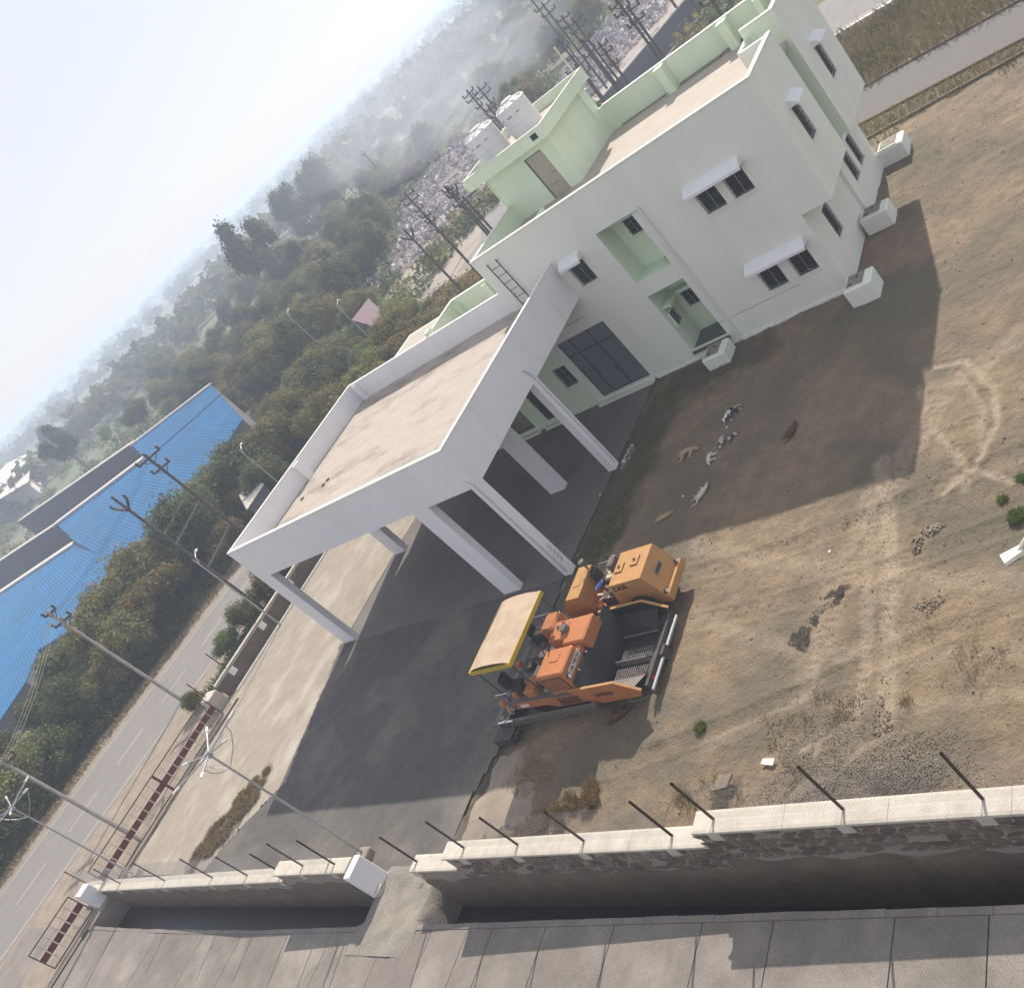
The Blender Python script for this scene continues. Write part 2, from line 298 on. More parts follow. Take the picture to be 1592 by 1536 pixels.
# drain: bed, water, banks
mb = MB(); a, b = -41.6, 14.0
mb.add([(a, -27.2, -1.5), (b, -27.2, -1.5), (b, -24.3, -1.5), (a, -24.3, -1.5)], [(0, 1, 2, 3)])
mb.build('drain_bed', MT['plaster'], kind='structure')
for n_, (xa, xb) in enumerate(((a, -16.1), (-12.75, b))):
    MB().add([(xa, -26.85, -1.15), (xb, -26.85, -1.15), (xb, -24.35, -1.15), (xa, -24.35, -1.15)], [(0, 1, 2, 3)]).build('drain_water', MT['water'], kind='structure')
MB().box(-41.7, -39.3, -27.0, -24.35, -1.5, -.01).build('drain_end_fill', MT['verge'], kind='structure')
mb = MB()
for xa, xb in ((a, -16.0), (-12.8, b)):
    k = 24
    for i in range(k):
        x1 = xa+(xb-xa)*i/k; x2 = xa+(xb-xa)*(i+1)/k; w = .16
        j1, j2 = random.uniform(-.012, .012), random.uniform(-.012, .012)
        mb.prism([(x1, ye(x1)-w, zs(x1)+.02+j1*.5), (x2-.01, ye(x2)-w, zs(x2)+.02+j2*.5), (x2-.01, ye(x2)+j2, zs(x2)+.02+j2*.5), (x1, ye(x1)+j1, zs(x1)+.02+j1*.5)], (0, 0, zs(x1)+1.55))
mb.build('drain_kerb', MT['slab'], kind='structure')
# causeway over the drain at the gate opening
n = 26; X, Y = np.meshgrid(np.linspace(-16.2, -12.6, n), np.linspace(-27.2, -24.2, n))
zb = np.interp(X, [-17, -12], [-.02, .2])*np.clip((-25.2-Y)/1.2, 0, 1)
h = zb+(vnoise(X*2.2, Y*2.2, 3)-.5)*.05+(vnoise(X*7, Y*7, 4)-.5)*.03+.02
edge = np.minimum(X+16.2, -12.6-X); wob = .25*vnoise(Y*1.7, X*0+2, 9)
h = np.where((edge < .12+wob) & (Y > -26.2), h-np.clip((.12+wob-edge)*5, 0, 1.6), h)
V = np.stack([X.ravel(), Y.ravel(), h.ravel()], 1); I = np.arange(n*n).reshape(n, n)
F = np.stack([I[:-1, :-1].ravel(), I[:-1, 1:].ravel(), I[1:, 1:].ravel(), I[1:, :-1].ravel()], 1)
npmesh('earth_causeway', V, F, MT['cause'], kind='structure', smooth=True)
# compound floor
def relief(name, x0, x1, y0, y1, st, m, z0, amp, poly=None, extra=None, seed=1):
    nx = int((x1-x0)/st)+1; ny = int((y1-y0)/st)+1
    X, Y = np.meshgrid(np.linspace(x0, x1, nx), np.linspace(y0, y1, ny))
    Z = z0+amp*((vnoise(X*.55, Y*.55, seed)-.5)*1.3+(vnoise(X*2.1, Y*2.1, seed+1)-.5)*.7+(vnoise(X*6.3, Y*6.3, seed+2)-.5)*.45+(vnoise(X*13, Y*13, seed+5)-.5)*.22)
    if extra: Z = Z+extra(X, Y)
    V = np.stack([X.ravel(), Y.ravel(), Z.ravel()], 1); I = np.arange(nx*ny).reshape(ny, nx)
    F = np.stack([I[:-1, :-1].ravel(), I[:-1, 1:].ravel(), I[1:, 1:].ravel(), I[1:, :-1].ravel()], 1)
    if poly is not None:
        cx = V[F].mean(1); F = F[inpoly(cx[:, 0], cx[:, 1], poly)]
    o = npmesh(name, V, F, MT[m], kind='structure', smooth=True)
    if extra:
        for an, fn in (('track', trackmask), ('darksoil', darkmask)):
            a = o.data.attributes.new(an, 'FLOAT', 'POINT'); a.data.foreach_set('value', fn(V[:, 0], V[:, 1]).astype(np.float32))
    return o
PL = [[(1440, 572), (1500, 560), (1545, 600), (1552, 655), (1525, 710), (1470, 765)], [(1430, 600), (1448, 660), (1500, 722), (1575, 748)], [(1490, 578), (1530, 635), (1525, 700), (1500, 760)], [(1372, 720), (1385, 900), (1380, 1040), (1375, 1130)], [(1345, 760), (1350, 900), (1345, 1040), (1330, 1110)], [(1592, 520), (1480, 600), (1400, 720), (1300, 900), (1250, 1080)], [(1592, 900), (1450, 905), (1250, 880), (1080, 850)], [(1592, 1010), (1400, 1030), (1200, 1000), (1085, 960)], [(1100, 1160), (1250, 1090), (1420, 1100), (1592, 1075)]]
PL = [[tuple(at(x, y)[:2]) for x, y in p] for p in PL]; PWD = [.16, .14, .14, .30, .24, .5, .35, .3, .25]; PST = [1.15, .95, .85, 1, .8, .6, .6, .5, .5]
def pldist(X, Y, p):
    d = np.full(X.shape, 1e9)
    for (x0, y0), (x1, y1) in zip(p, p[1:]):
        L2 = (x1-x0)**2+(y1-y0)**2; t = np.clip(((X-x0)*(x1-x0)+(Y-y0)*(y1-y0))/L2, 0, 1); d = np.minimum(d, np.hypot(X-x0-t*(x1-x0), Y-y0-t*(y1-y0)))
    return d
def trackmask(X, Y):
    m = np.zeros(X.shape); w = .12*(vnoise(X*2, Y*2, 51)-.5)
    for p, wd, st in zip(PL, PWD, PST): m = np.maximum(m, st*np.exp(-((pldist(X, Y, p)+w)/wd)**4)*(.35+.75*vnoise(X*5, Y*5, 52)))
    return np.clip(m, 0, .9)
def darkmask(X, Y):  # darker soil beside the porch floor and along the building front
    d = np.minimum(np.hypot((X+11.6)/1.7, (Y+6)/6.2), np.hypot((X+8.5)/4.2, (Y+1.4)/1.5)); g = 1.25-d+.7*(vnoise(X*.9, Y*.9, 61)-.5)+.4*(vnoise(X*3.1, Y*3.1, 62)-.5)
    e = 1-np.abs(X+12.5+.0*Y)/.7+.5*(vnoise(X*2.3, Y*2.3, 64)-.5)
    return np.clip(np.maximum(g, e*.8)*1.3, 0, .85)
def tracks(X, Y):
    z = np.zeros_like(X)
    for x0, y0, x1, y1, w in ((-5.5, -14, 9, -12.6, .33), (-5.0, -16.2, 9, -15.2, .33), (-2, -24, 3.6, -9, .3), (-.2, -24, 5.2, -9.2, .3), (-9, -21.6, 9, -17.6, .28)):
        L = math.hypot(x1-x0, y1-y0); ux, uy = (x1-x0)/L, (y1-y0)/L
        s = (X-x0)*ux+(Y-y0)*uy; d = -(X-x0)*uy+(Y-y0)*ux+.25*np.sin(s*.35)
        k = np.exp(-(d/w)**4)*(s > 0)*(s < L)
        z += k*(-.025+.012*np.sin(s*2*math.pi/.28+2.5*np.abs(d)/w))+.018*np.exp(-((np.abs(d)-w*1.3)/.09)**2)
    for p, wd in zip(PL[:5], PWD): q = pldist(X, Y, p); z += -.025*np.exp(-(q/wd)**2)+.03*np.exp(-((q-wd*1.5)/.08)**2)
    return z
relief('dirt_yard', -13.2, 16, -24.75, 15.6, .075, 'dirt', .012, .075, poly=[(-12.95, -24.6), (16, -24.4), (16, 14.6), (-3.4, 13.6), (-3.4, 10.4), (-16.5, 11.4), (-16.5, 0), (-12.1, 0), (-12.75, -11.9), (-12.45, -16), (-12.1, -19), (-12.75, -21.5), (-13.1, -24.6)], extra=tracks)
relief('concrete_apron', -40, -27, -24.5, 24, .16, 'concrete', .0, .02, poly=[(-39.7, -24.4), (-30.6, -24.4), (-29.4, -22.4), (-27.4, -20.1), (-29.7, -12.3), (-29.7, 24), (-41, 24), (-40.6, -6), (-39.5, -15)], seed=12)
relief('asphalt_apron', -31.5, -11.5, -25.3, -11.9, .16, 'asphalt', .004, .02, poly=[(-30.8, -24.5), (-29.5, -22.5), (-27.4, -20.1), (-29.9, -12.13), (-12.9, -12.13), (-12.6, -16), (-12.2, -19), (-12.85, -21.5), (-13.2, -25.2), (-16, -25.2), (-16, -24.5)], seed=22)
sheet('porch_floor', [(-29.6, -12.13), (-12.9, -12.13), (-12.15, 0), (-29.6, 0)], .03, 'porch')
MB().box(-29.6, -12.9, -12.23, -12.13, -.05, .028).build('porch_floor_edge', MT['porch'], kind='structure')
sheet('compound_floor', [(-41, -24.4), (-12, -24.4), (-12, 24), (-41, 24)], -.12, 'concrete')
# road slabs south of the drain, each slab a piece
pav = MB().box(-48, 16, -40, -26.9, -.9, -.62).build('concrete_road', MT['slab'], kind='structure')
jx = [at(x, 1534, (x-800)*.0012+.5)[0] for x in (-60, 20, 92, 128, 190, 262, 320, 405, 470, 560, 632, 690, 730, 815, 925, 1065, 1178, 1370, 1520, 1700)]
jx = sorted(jx); jx = [-48, -44]+[x for x in jx if x > -42.5]
for i, (xa, xb) in enumerate(zip(jx, jx[1:])):
    yn = lambda x: ye(x)-.17
    u = lambda x: (x, zs(x)+random.uniform(-.004, .004)); (xa, za), (xb, zb) = u(xa+.014), u(xb-.014)
    MB().prism([(xa, -40, za), (xb, -40, zb), (xb, yn(xb), zb), (xa, yn(xa), za)], (0, 0, .12)).build('paving_slab', MT['slab'], pav)
# main road to the west, running north
rd = lambda x0, x1, y0, y1: [(x0, y0), (x1, y0), (x1, y1), (x0, y1)]
sheet('road', [(-58.0, -45), (-50.0, -45), (-46.9, -10), (-47.0, 8), (-49.5, 22), (-51.5, 60), (-60, 60), (-56, 22), (-54.4, 0), (-56.6, -15)], 0, 'road')
sheet('road_verge', [(-60.2, -60), (-39.6, -60), (-39.6, -15), (-42, 20), (-46.0, 30), (-50.5, 60), (-62, 60), (-57.6, 22), (-56.2, 0), (-58.2, -15)], -.006, 'verge')
mb = MB()
def stripe(p, q, w, z=.004, m=0):
    p = Vector((*p, z)); q = Vector((*q, z)); d = (q-p).normalized(); n_ = Vector((-d.y, d.x, 0))*w/2
    mb.add([p-n_, q-n_, q+n_, p+n_], [(0, 1, 2, 3)])
ep = [(-50.4, -45), (-47.3, -10), (-47.4, 8), (-49.8, 22)]
for a_, b_ in zip(ep, ep[1:]): stripe(a_, b_, .12)
ep = [(-57.4, -45), (-56.2, -15), (-54.1, 0), (-55.6, 22)]
for a_, b_ in zip(ep, ep[1:]): stripe(a_, b_, .12)
for i in range(16):
    y0 = -44+i*4.5; xx = lambda y: np.interp(y, [-45, -12, 8, 22], [-54.0, -51.6, -50.7, -52.6])
    stripe((xx(y0), y0), (xx(y0+2.6), y0+2.6), .12)
mb.build('road_markings', MT['paint'], kind='structure')
# cross road and path to the north-east
sheet('far_road', [(-52, 37), (-6.9, 33.6), (30, 28.4), (60, 22), (60, 32), (30, 38.5), (-6, 43), (-40, 47), (-51, 52)], .018, 'road')
sheet('far_road_paint', [(-30, 36.8), (30, 30.2), (30, 30.35), (-30, 36.95)], .022, 'paint')
MB().bar((-20, 34.4, .15), (-3.0, 31.9, .15), .35, .5).bar((-3, 31.9, .15), (30, 26.8, .15), .35, .5).build('road_kerb', MT['coping'], kind='structure')
sheet('path', [(-30, 17.6), (-3.2, 16.4), (5.3, 15.45), (25, 12.6), (25, 18), (5.2, 20.1), (-5.4, 21.3), (-30, 23.5)], .012, 'path')
mb = MB(); L_ = [(-30, 17.45), (-3.2, 16.25), (5.3, 15.3), (25, 12.45)]
for p, q in zip(L_, L_[1:]): mb.bar((*p, .04), (*q, .04), .14, .14)
L_ = [(-30, 14.4), (-3, 13.9), (5.3, 13.7), (25, 11.2)]
for p, q in zip(L_, L_[1:]): mb.bar((*p, .05), (*q, .05), .16, .16)
L_ = [(-30, 23.65), (-5.4, 21.45), (5.2, 20.25), (25, 18.15)]
for p, q in zip(L_, L_[1:]): mb.bar((*p, .04), (*q, .04), .14, .14)
mb.build('path_kerb', MT['plaster'], kind='structure')
sheet('scrub_strip', [(-30, 23.5), (-5.4, 21.3), (5.2, 20.1), (25, 18), (60, 20), (30, 27.5), (-7, 33), (-30, 36)], -.008, 'yardgrass')
sheet('scrub_bank', [(-30, 11.4), (-3, 13.5), (6, 13.4), (25, 11.0), (25, 12.6), (5.3, 15.45), (-3.2, 16.4), (-30, 17.6)], .0, 'yardgrass')
sheet('side_track', [(-42, 12), (-39.5, 14), (-46, 30), (-50, 40), (-56, 50), (-75, 52), (-68, 42), (-54, 36.5), (-48, 25), (-46, 16)], .010, 'track')
sheet('dump_track', [(-46, 60), (-41.5, 66), (-36, 84), (-33, 110), (-38, 112), (-42, 86), (-48, 68)], .024, 'track')
RUB = [(-107, 99), (-100, 118), (-85, 110), (-66, 76), (-60, 56), (-68, 52), (-76, 50), (-84, 52), (-82, 62), (-95, 82)]
RUBN = [(-67, 108), (-57, 112), (-44, 104), (-40, 80), (-45, 72), (-50, 60), (-57, 58), (-62, 76)]
for P_ in (RUB, RUBN): sheet('dump_ground', P_, .014, 'ashes')
# open fields fading into the haze
for i, (x, y, w, h, c) in enumerate(((-330, 380, 60, 50, 'leafb'), (-280, 250, 50, 60, 'track'), (-260, 395, 60, 40, 'dry'), (-520, 520, 120, 60, 'grass'), (-210, 200, 26, 46, 'track'), (-600, 300, 160, 60, 'grass'), (-160, 300, 60, 90, 'grass'))):
    a_ = rad(36); pts = [(x+u*math.cos(a_)-v*math.sin(a_), y+u*math.sin(a_)+v*math.cos(a_)) for u, v in ((-w, -h/2), (w, -h/2), (w, h/2), (-w, h/2))]
    sheet('field', pts, .01+.01*i, c)
# ------------------------------------------------------------------ walls with openings
def holed(mb, P, U, V, N, u, v, holes, t, m=0):
    "wall panel: P origin, U/V axes, N outward; holes (u0, u1, v0, v1); t thickness inward"
    P = Vector(P); U = Vector(U); V = Vector(V); N = Vector(N)
    us = sorted({u[0], u[1], *[min(max(h[i], u[0]), u[1]) for h in holes for i in (0, 1)]}); vs = sorted({v[0], v[1], *[min(max(h[i], v[0]), v[1]) for h in holes for i in (2, 3)]})
    solid = lambda i, j: 0 <= i < len(us)-1 and 0 <= j < len(vs)-1 and not any(h[0] < (us[i]+us[i+1])/2 < h[1] and h[2] < (vs[j]+vs[j+1])/2 < h[3] for h in holes)
    q = lambda a, b, d: P+U*a+V*b-N*d
    flip = U.cross(V).dot(N) < 0
    for i in range(len(us)-1):
        for j in range(len(vs)-1):
            if not solid(i, j): continue
            a, b, c, d = us[i], us[i+1], vs[j], vs[j+1]
            fs = [[q(a, c, 0), q(b, c, 0), q(b, d, 0), q(a, d, 0)], [q(a, d, t), q(b, d, t), q(b, c, t), q(a, c, t)]]
            if not solid(i-1, j): fs.append([q(a, c, t), q(a, c, 0), q(a, d, 0), q(a, d, t)])
            if not solid(i+1, j): fs.append([q(b, c, 0), q(b, c, t), q(b, d, t), q(b, d, 0)])
            if not solid(i, j-1): fs.append([q(a, c, 0), q(a, c, t), q(b, c, t), q(b, c, 0)])
            if not solid(i, j+1): fs.append([q(a, d, t), q(a, d, 0), q(b, d, 0), q(b, d, t)])
            for f in fs: mb.add(f[::-1] if flip else f, [(0, 1, 2, 3)], m)
    return mb
BLD = empty('fire_station_building', (-8, 5, 0), label='two storey pale mint green building with flat roof, parapets and dark windows', cat='building')
def bp(mb, name, m, **k):
    mats = [MT[x] for x in m] if isinstance(m, (list, tuple)) else MT[m]
    o = mb.build(name, mats, BLD, **k); o.matrix_parent_inverse = Matrix.Translation((8, -5, 0)); return o
def window(P, U, N, w, h, deep=.14, sill=True, lou=True):
    "window in a hole whose lower left outer corner is P; white frame, dark louvres, glass"
    P = Vector(P); U = Vector(U); N = Vector(N); Z = Vector((0, 0, 1)); f = .05
    def bx(mb, a, b, c, d, n0, n1):
        vs = [P+U*x+Z*z-N*n_ for n_ in (n1, n0) for x, z in ((a, c), (b, c), (b, d), (a, d))]
        fl = U.cross(Z).dot(N) > 0
        fs = [(3, 2, 1, 0), (4, 5, 6, 7), (0, 1, 5, 4), (1, 2, 6, 5), (2, 3, 7, 6), (3, 0, 4, 7)]
        mb.add(vs, fs if fl else [x[::-1] for x in fs])
    fr = MB()
    bx(fr, 0.002, f, 0.002, h-.002, deep-.05, deep+.03); bx(fr, w-f, w-.002, 0.002, h-.002, deep-.05, deep+.03); bx(fr, f, w-f, 0.002, f, deep-.05, deep+.03); bx(fr, f, w-f, h-f, h-.002, deep-.05, deep+.03); bx(fr, w/2-.012, w/2+.012, f, h-f, deep-.0, deep+.03)
    o = bp(fr, 'window', 'frame')
    g = MB(); bx(g, f-.01, w-f+.01, f-.01, h-f+.01, deep+.012, deep+.026); gp = g.build('pane', MT['glass'], BLD); gp.matrix_parent_inverse = Matrix.Translation((8, -5, 0)); gp.parent = o; gp.matrix_parent_inverse = Matrix.Identity(4)
    if lou:
        g = MB(); k = int(h/.11)
        for i in range(k): bx(g, f-.01, w-f+.01, .03+i*h/k, .03+i*h/k+.035, deep-.11+.012*(i % 2), deep-.075)
        gr = g.build('grille', MT['grille'], o)
    if sill:
        g = MB(); bx(g, -.05, w+.05, -.07, -.004, -.06, deep-.052); g.build('sill', MT['white'], o)
    return o
def chajja(P, U, N, w, out_=.5, t=.07, m='lav'):
    "sloping sunshade with a front lip"
    P = Vector(P); U = Vector(U); N = Vector(N); Z = Vector((0, 0, 1)); fl = U.cross(Z).dot(N) > 0
    prof = [(0, .30), (out_*.45, .22), (out_*.8, .10), (out_, 0.02), (out_, -.10), (out_-.06, -.10), (out_-.06, -.02), (0, -.02)]
    n = len(prof); vs = [P+U*a+N*d+Z*z for a in (0, w) for d, z in prof]
    fs = [tuple(range(n)), tuple(range(2*n-1, n-1, -1))]+[(i, n+i, n+(i+1) % n, (i+1) % n) for i in range(n)]
    mb = MB().add(vs, [f[::-1] for f in fs] if fl else fs); return bp(mb, 'sunshade', m)
X_, Y_, Z_ = Vector((1, 0, 0)), Vector((0, 1, 0)), Vector((0, 0, 1))
NF = -Y_
# openings of the front wall (x0, x1, z0, z1)
W1 = (-11.92, -10.92, 5.85, 7.0); UW1 = (-4.65, -3.64, 5.84, 6.9); UW2 = (-3.26, -2.27, 5.84, 6.9); LW1 = (-4.53, -3.51, 1.55, 2.72); LW2 = (-3.03, -2.03, 1.55, 2.72)
SW = (-17.0, -16.06, 1.63, 2.84); BAL = (-9.53, -7.47, 4.72, 7.60); ENT = (-9.55, -7.48, .51, 3.94); DR = (-15.57, -12.35, .29, 3.98)
H1, HP, HR = 3.94, 9.54, 8.6
mb = MB()
holed(mb, (0, 0, 0), X_, Z_, NF, (-16, -1.4), (0, H1), [LW1, LW2, ENT, DR], .2)
holed(mb, (0, 0, 0), X_, Z_, NF, (-16, 0), (H1, HP), [W1, UW1, UW2, BAL, (-9.55, -7.48, H1, H1)], .2)
bp(mb, 'wall', 'white')
mb = MB()     # right wing face, first floor, with the recess between the two bays
E1 = (1.55, 2.45, 5.75, 7.25); E2 = (6.9, 7.8, 5.75, 7.25)
holed(mb, (0, 0, 0), Y_, Z_, X_, (.2, 3.96), (H1, HP), [E1], .2)
holed(mb, (0, 0, 0), Y_, Z_, X_, (5.28, 9.8), (H1, 9.9), [E2], .2)
mb.box(-1.4, 0, 3.76, 3.96, H1, HP, skip='e'); mb.box(-1.6, -1.4, 3.96, 5.28, H1, HP)
bp(mb, 'wall', 'white')
bp(MB().box(-1.4, -.2, 5.28, 5.48, H1, 9.9), 'wall', 'mint')
mb = MB()     # right wing ground floor, set back under the first floor
G1 = (1.7, 2.6, 1.5, 2.95); G2 = (6.1, 7.0, 1.5, 2.95); G3 = (7.5, 8.4, 1.5, 2.95)
holed(mb, (-1.4, 0, 0), Y_, Z_, X_, (0.2, 5.28), (0, H1-.002), [G1], .2)
holed(mb, (-1.25, 0, 0), Y_, Z_, X_, (5.28, 9.8), (0, H1-.002), [G2, G3], .2)
bp(mb, 'wall', 'white')
bp(MB().box(-15.8, -.2, 9.6, 9.8, H1, 9.9).box(-15.8, -1.45, 9.6, 9.8, 0, H1).box(-16, -15.8, .2, 9.8, 0, HP), 'wall', 'mint')
bp(MB().box(-1.38, -.2, .2, 9.6, H1+.002, H1+.15), 'floor_slab', 'white')
bp(MB().box(-15.8, -.2, .2, 9.6, HR-.2, HR), 'roof_slab', 'roof')
# copings, parapet trims
cp = MB(); c = .045
cp.box(-16.03, .03, -.03, .22, HP, HP+c); cp.box(-.22, .03, .22, 3.98, HP, HP+c); cp.box(-16.03, -15.77, .22, 4.88, HP, HP+c)
cp.box(-.22, .03, 5.25, 9.85, 9.9, 9.9+c); cp.box(-11.2, -.22, 9.57, 9.85, 9.9, 9.9+c); cp.box(-1.6, -.22, 5.25, 5.5, 9.9, 9.9+c)
bp(cp, 'coping', 'coping')
# cross wall parapet and stub columns on the roof
pl = MB(); pl.box(-1.6, -1.4, 5.28, 5.48, HR, 9.9)
bp(pl, 'parapet', 'mint')
for x in (-3.9, -7.6): bp(MB().box(x, x+.45, 9.05, 9.6, HR, 9.86).box(x-.03, x+.48, 9.0, 9.62, 9.86, 9.90), 'column_stub', 'mint')
bp(MB().box(-1.9, -1.6, 8.9, 9.6, HR, 9.88), 'column_stub', 'mint')
for x in (-8.3, -11.9, -.9): bp(MB().box(x, x+.5, .22, .42, HR, 9.15), 'column_stub', 'mint')
bp(MB().box(-4.5, -2.0, 9.38, 9.56, HR, HR+.12).box(-7.0, -4.6, 9.30, 9.56, HR, HR+.08).box(-10.8, -8.0, 9.42, 9.56, HR, HR+.05), 'gutter_strip', 'grime')  # low dark strips along the foot of the back parapet
# raised kerb in front of the stair door, dark gutter
bp(MB().box(-12.45, -10.3, .22, .30, HR, 9.45).box(-12.45, -12.35, .22, 2.2, HR, 9.3).box(-10.4, -10.3, .22, 1.2, HR, 9.3), 'parapet', 'mint')
# stair room on the roof
SR = MB(); D0 = (-13.49, -12.35, HR, 10.9)
holed(SR, (0, 4.9, 0), X_, Z_, NF, (-16, -11.6), (HR, 11.25), [D0], .15)
SR.box(-11.75, -11.6, 5.05, 9.8, HR, 11.25); SR.box(-16, -15.85, 5.05, 9.8, HR, 11.25); SR.box(-15.85, -11.75, 9.65, 9.8, HR, 11.25)
SR.box(-11.6, -11.48, 9.1, 9.8, HR, 11.24); SR.box(-16.06, -16.001, 4.84, 5.1, HR, 11.24)
bp(SR, 'stair_room_wall', 'mint')
sf = MB(); a0, a1, b0, b1 = -16.75, -11.2, 4.45, 10.35
sf.box(a0, a1, b0, b1, 11.25, 11.4)
for q in ((a0, a1, b0, b0+.12), (a0, a1, b1-.12, b1), (a0, a0+.12, b0+.12, b1-.12), (a1-.12, a1, b0+.12, b1-.12)): sf.box(*q, 11.4, 11.86)
sf.box(-17.15, -16.752, 4.75, 5.2, 11.3, 11.7)
bp(sf, 'stair_room_roof', 'mint')
sc = MB()
for q in ((a0-.02, a1+.02, b0-.02, b0+.14), (a0-.02, a1+.02, b1-.14, b1+.02), (a0-.02, a0+.14, b0+.14, b1-.14), (a1-.14, a1+.02, b0+.14, b1-.14)): sc.box(*q, 11.86, 11.89)
bp(sc, 'coping', 'coping')
bp(MB().box(a0+.13, a1-.13, b0+.13, b1-.13, 11.402, 11.42), 'roof_slab', 'roof')
bp(MB().box(-12.0, -11.65, 4.40, 4.449, 11.45, 11.7), 'vent_hole', 'grille')
d = bp(MB().box(-13.44, -12.40, 4.97, 5.01, HR+.01, 10.85), 'roof_door', 'door')
MB().box(-13.488, -13.44, 4.95, 5.03, HR, 10.898).box(-12.40, -12.352, 4.95, 5.03, HR, 10.898).box(-13.44, -12.40, 4.95, 5.03, 10.85, 10.898).build('door_frame', MT['dkframe'], d)
MB().cyl((-12.52, 4.97, 9.7), (-12.52, 4.91, 9.7), .02).bar((-12.53, 4.91, 9.7), (-12.64, 4.91, 9.7), .02, .02).build('handle', MT['black'], d)
MB().box(-13.2, -12.65, 4.955, 4.97, 9.2, 9.215).build('latch_bar', MT['black'], d)
# windows and shades of the front
for q in (W1, UW1, UW2, LW1, LW2): window((q[0], 0, q[2]), X_, NF, q[1]-q[0], q[3]-q[2])
chajja((-12.05, 0, 7.12), X_, NF, 1.25, .45)
chajja((-4.85, 0, 7.05), X_, NF, 2.75, .5)
chajja((-4.75, 0, 2.86), X_, NF, 2.9, .5)
for q, xx in ((E1, 0), (E2, 0), (G1, -1.4), (G2, -1.25), (G3, -1.25)): window((xx, q[0], q[2]), Y_, X_, q[1]-q[0], q[3]-q[2])
for q in (E1, E2): chajja((0, q[0]-.12, q[3]+.12), Y_, X_, q[1]-q[0]+.24, .42)
# balcony and entrance recesses
def niche(q, depth, floor_m, floor_z):
    x0, x1, z0, z1 = q; n = MB()
    n.box(x0-.12, x0, .2, depth, z0-.15, z1+.1); n.box(x1, x1+.12, .2, depth, z0-.15, z1+.1)
    n.box(x0-.12, x1+.12, depth, depth+.12, z0-.15, z1+.1); n.box(x0, x1, .2, depth, z1, z1+.1)
    bp(n, 'recess_wall', 'mint'); bp(MB().box(x0, x1, .0 if floor_z > z0 else .201, depth, z0-.1, floor_z), 'recess_floor', floor_m)
niche(BAL, 1.3, 'mint', 4.718); niche(ENT, 1.65, 'tile', .50)
window((-8.9, 1.3, 6.3), X_, NF, .75, .85, deep=-.06); bp(MB().box(-9.52, -7.48, 1.0, 1.299, 7.2, 7.28), 'sunshade', 'mint')
window((-9.15, 1.65, 1.9), X_, NF, .7, .85, deep=-.06); window((-9.55, .28, 1.88), Y_, X_, .6, .75, deep=-.06)
bp(MB().box(-9.5, -7.5, 1.25, 1.64, 2.95, 3.05).box(-9.5, -7.5, 1.20, 1.249, 2.87, 3.05).box(-9.5, -9.1, .22, 1.199, 2.95, 3.05).box(-9.099, -9.04, .22, 1.199, 2.87, 3.05), 'sunshade', 'mint')
bp(MB().box(-9.56, -7.44, -.10, -.002, .36, .50), 'doorstep', 'tile')
bp(MB().tube([(-7.9, .55, 4.72), (-7.85, .5, 5.0), (-7.65, .45, 5.1), (-7.6, .5, 4.8)], .02), 'balcony_tap', 'grime')
# drainpipes
pp = MB().tube([(-7.62, -.02, 7.62), (-7.62, -.10, 7.66), (-7.0, -.08, 7.66), (-7.0, -.08, .1)], .055, 8).cyl((-7.0, -.08, 6.9), (-7.0, -.08, 7.0), .07, 8).cyl((-7.0, -.08, 3.6), (-7.0, -.08, 3.7), .07, 8).cyl((-7.0, -.08, 1.6), (-7.0, -.08, 1.7), .07, 8)
bp(pp, 'drainpipe', 'pipe')
bp(MB().box(-7.14, -6.86, -.022, -.0005, .1, 7.55), 'pipe_chase', 'white')
bp(MB().box(-7.47, -6.9, -.012, -.0005, 1.245, 1.26).box(-6.8, -3.2, -.012, -.0005, 1.245, 1.26), 'dado_line', 'grime')
bp(MB().box(-14.3, -13.0, -.012, -.0005, 4.55, 4.575), 'conduit', 'grime')
bp(MB().box(-3.3, -1.45, -.09, -.001, .02, .14), 'plinth_ledge', 'white')
# rough plaster plinth foot
pf = MB()
for i in range(60):
    x = -12.1+i*.15; pf.box(x, x+.15, -.05-.05*random.random(), -.0005, -.05, .04+.1*random.random())
bp(pf, 'plinth_plaster', 'white')
# glazed entrance doors
x0, x1, z0, z1 = DR
df = MB()
for a, b in ((x0+.01, x0+.08), (x1-.08, x1-.01), (-14.85, -14.78), (-13.62, -13.55)): df.box(a, b, .10, .17, z0, z1-.01)
for a, b in ((z1-.08, z1-.01), (z0, z0+.08), (2.95, 3.04)): df.box(x0+.08, x1-.08, .11, .16, a, b)
o = bp(df, 'entrance_door', 'dkframe')
for a, b in ((x0+.08, -14.85), (-14.78, -13.62), (-13.55, x1-.08)):
    for c_, d_ in ((z0+.08, 2.95), (3.04, z1-.08)): MB().box(a-.005, b+.005, .13, .14, c_-.005, d_+.005).build('pane', MT['glassr'], o)
MB().box(-13.70, -13.67, .05, .08, 1.2, 1.6).build('handle', MT['chrome'], o); MB().box(-13.50, -13.47, .05, .08, 1.2, 1.6).build('handle', MT['chrome'], o)
bp(MB().box(x0-.3, x1+.12, -.38, -.101, .031, .17), 'doorstep', 'white'); bp(MB().box(x0-.2, x1+.08, -.1, .1, .031, .288), 'doorstep', 'white')
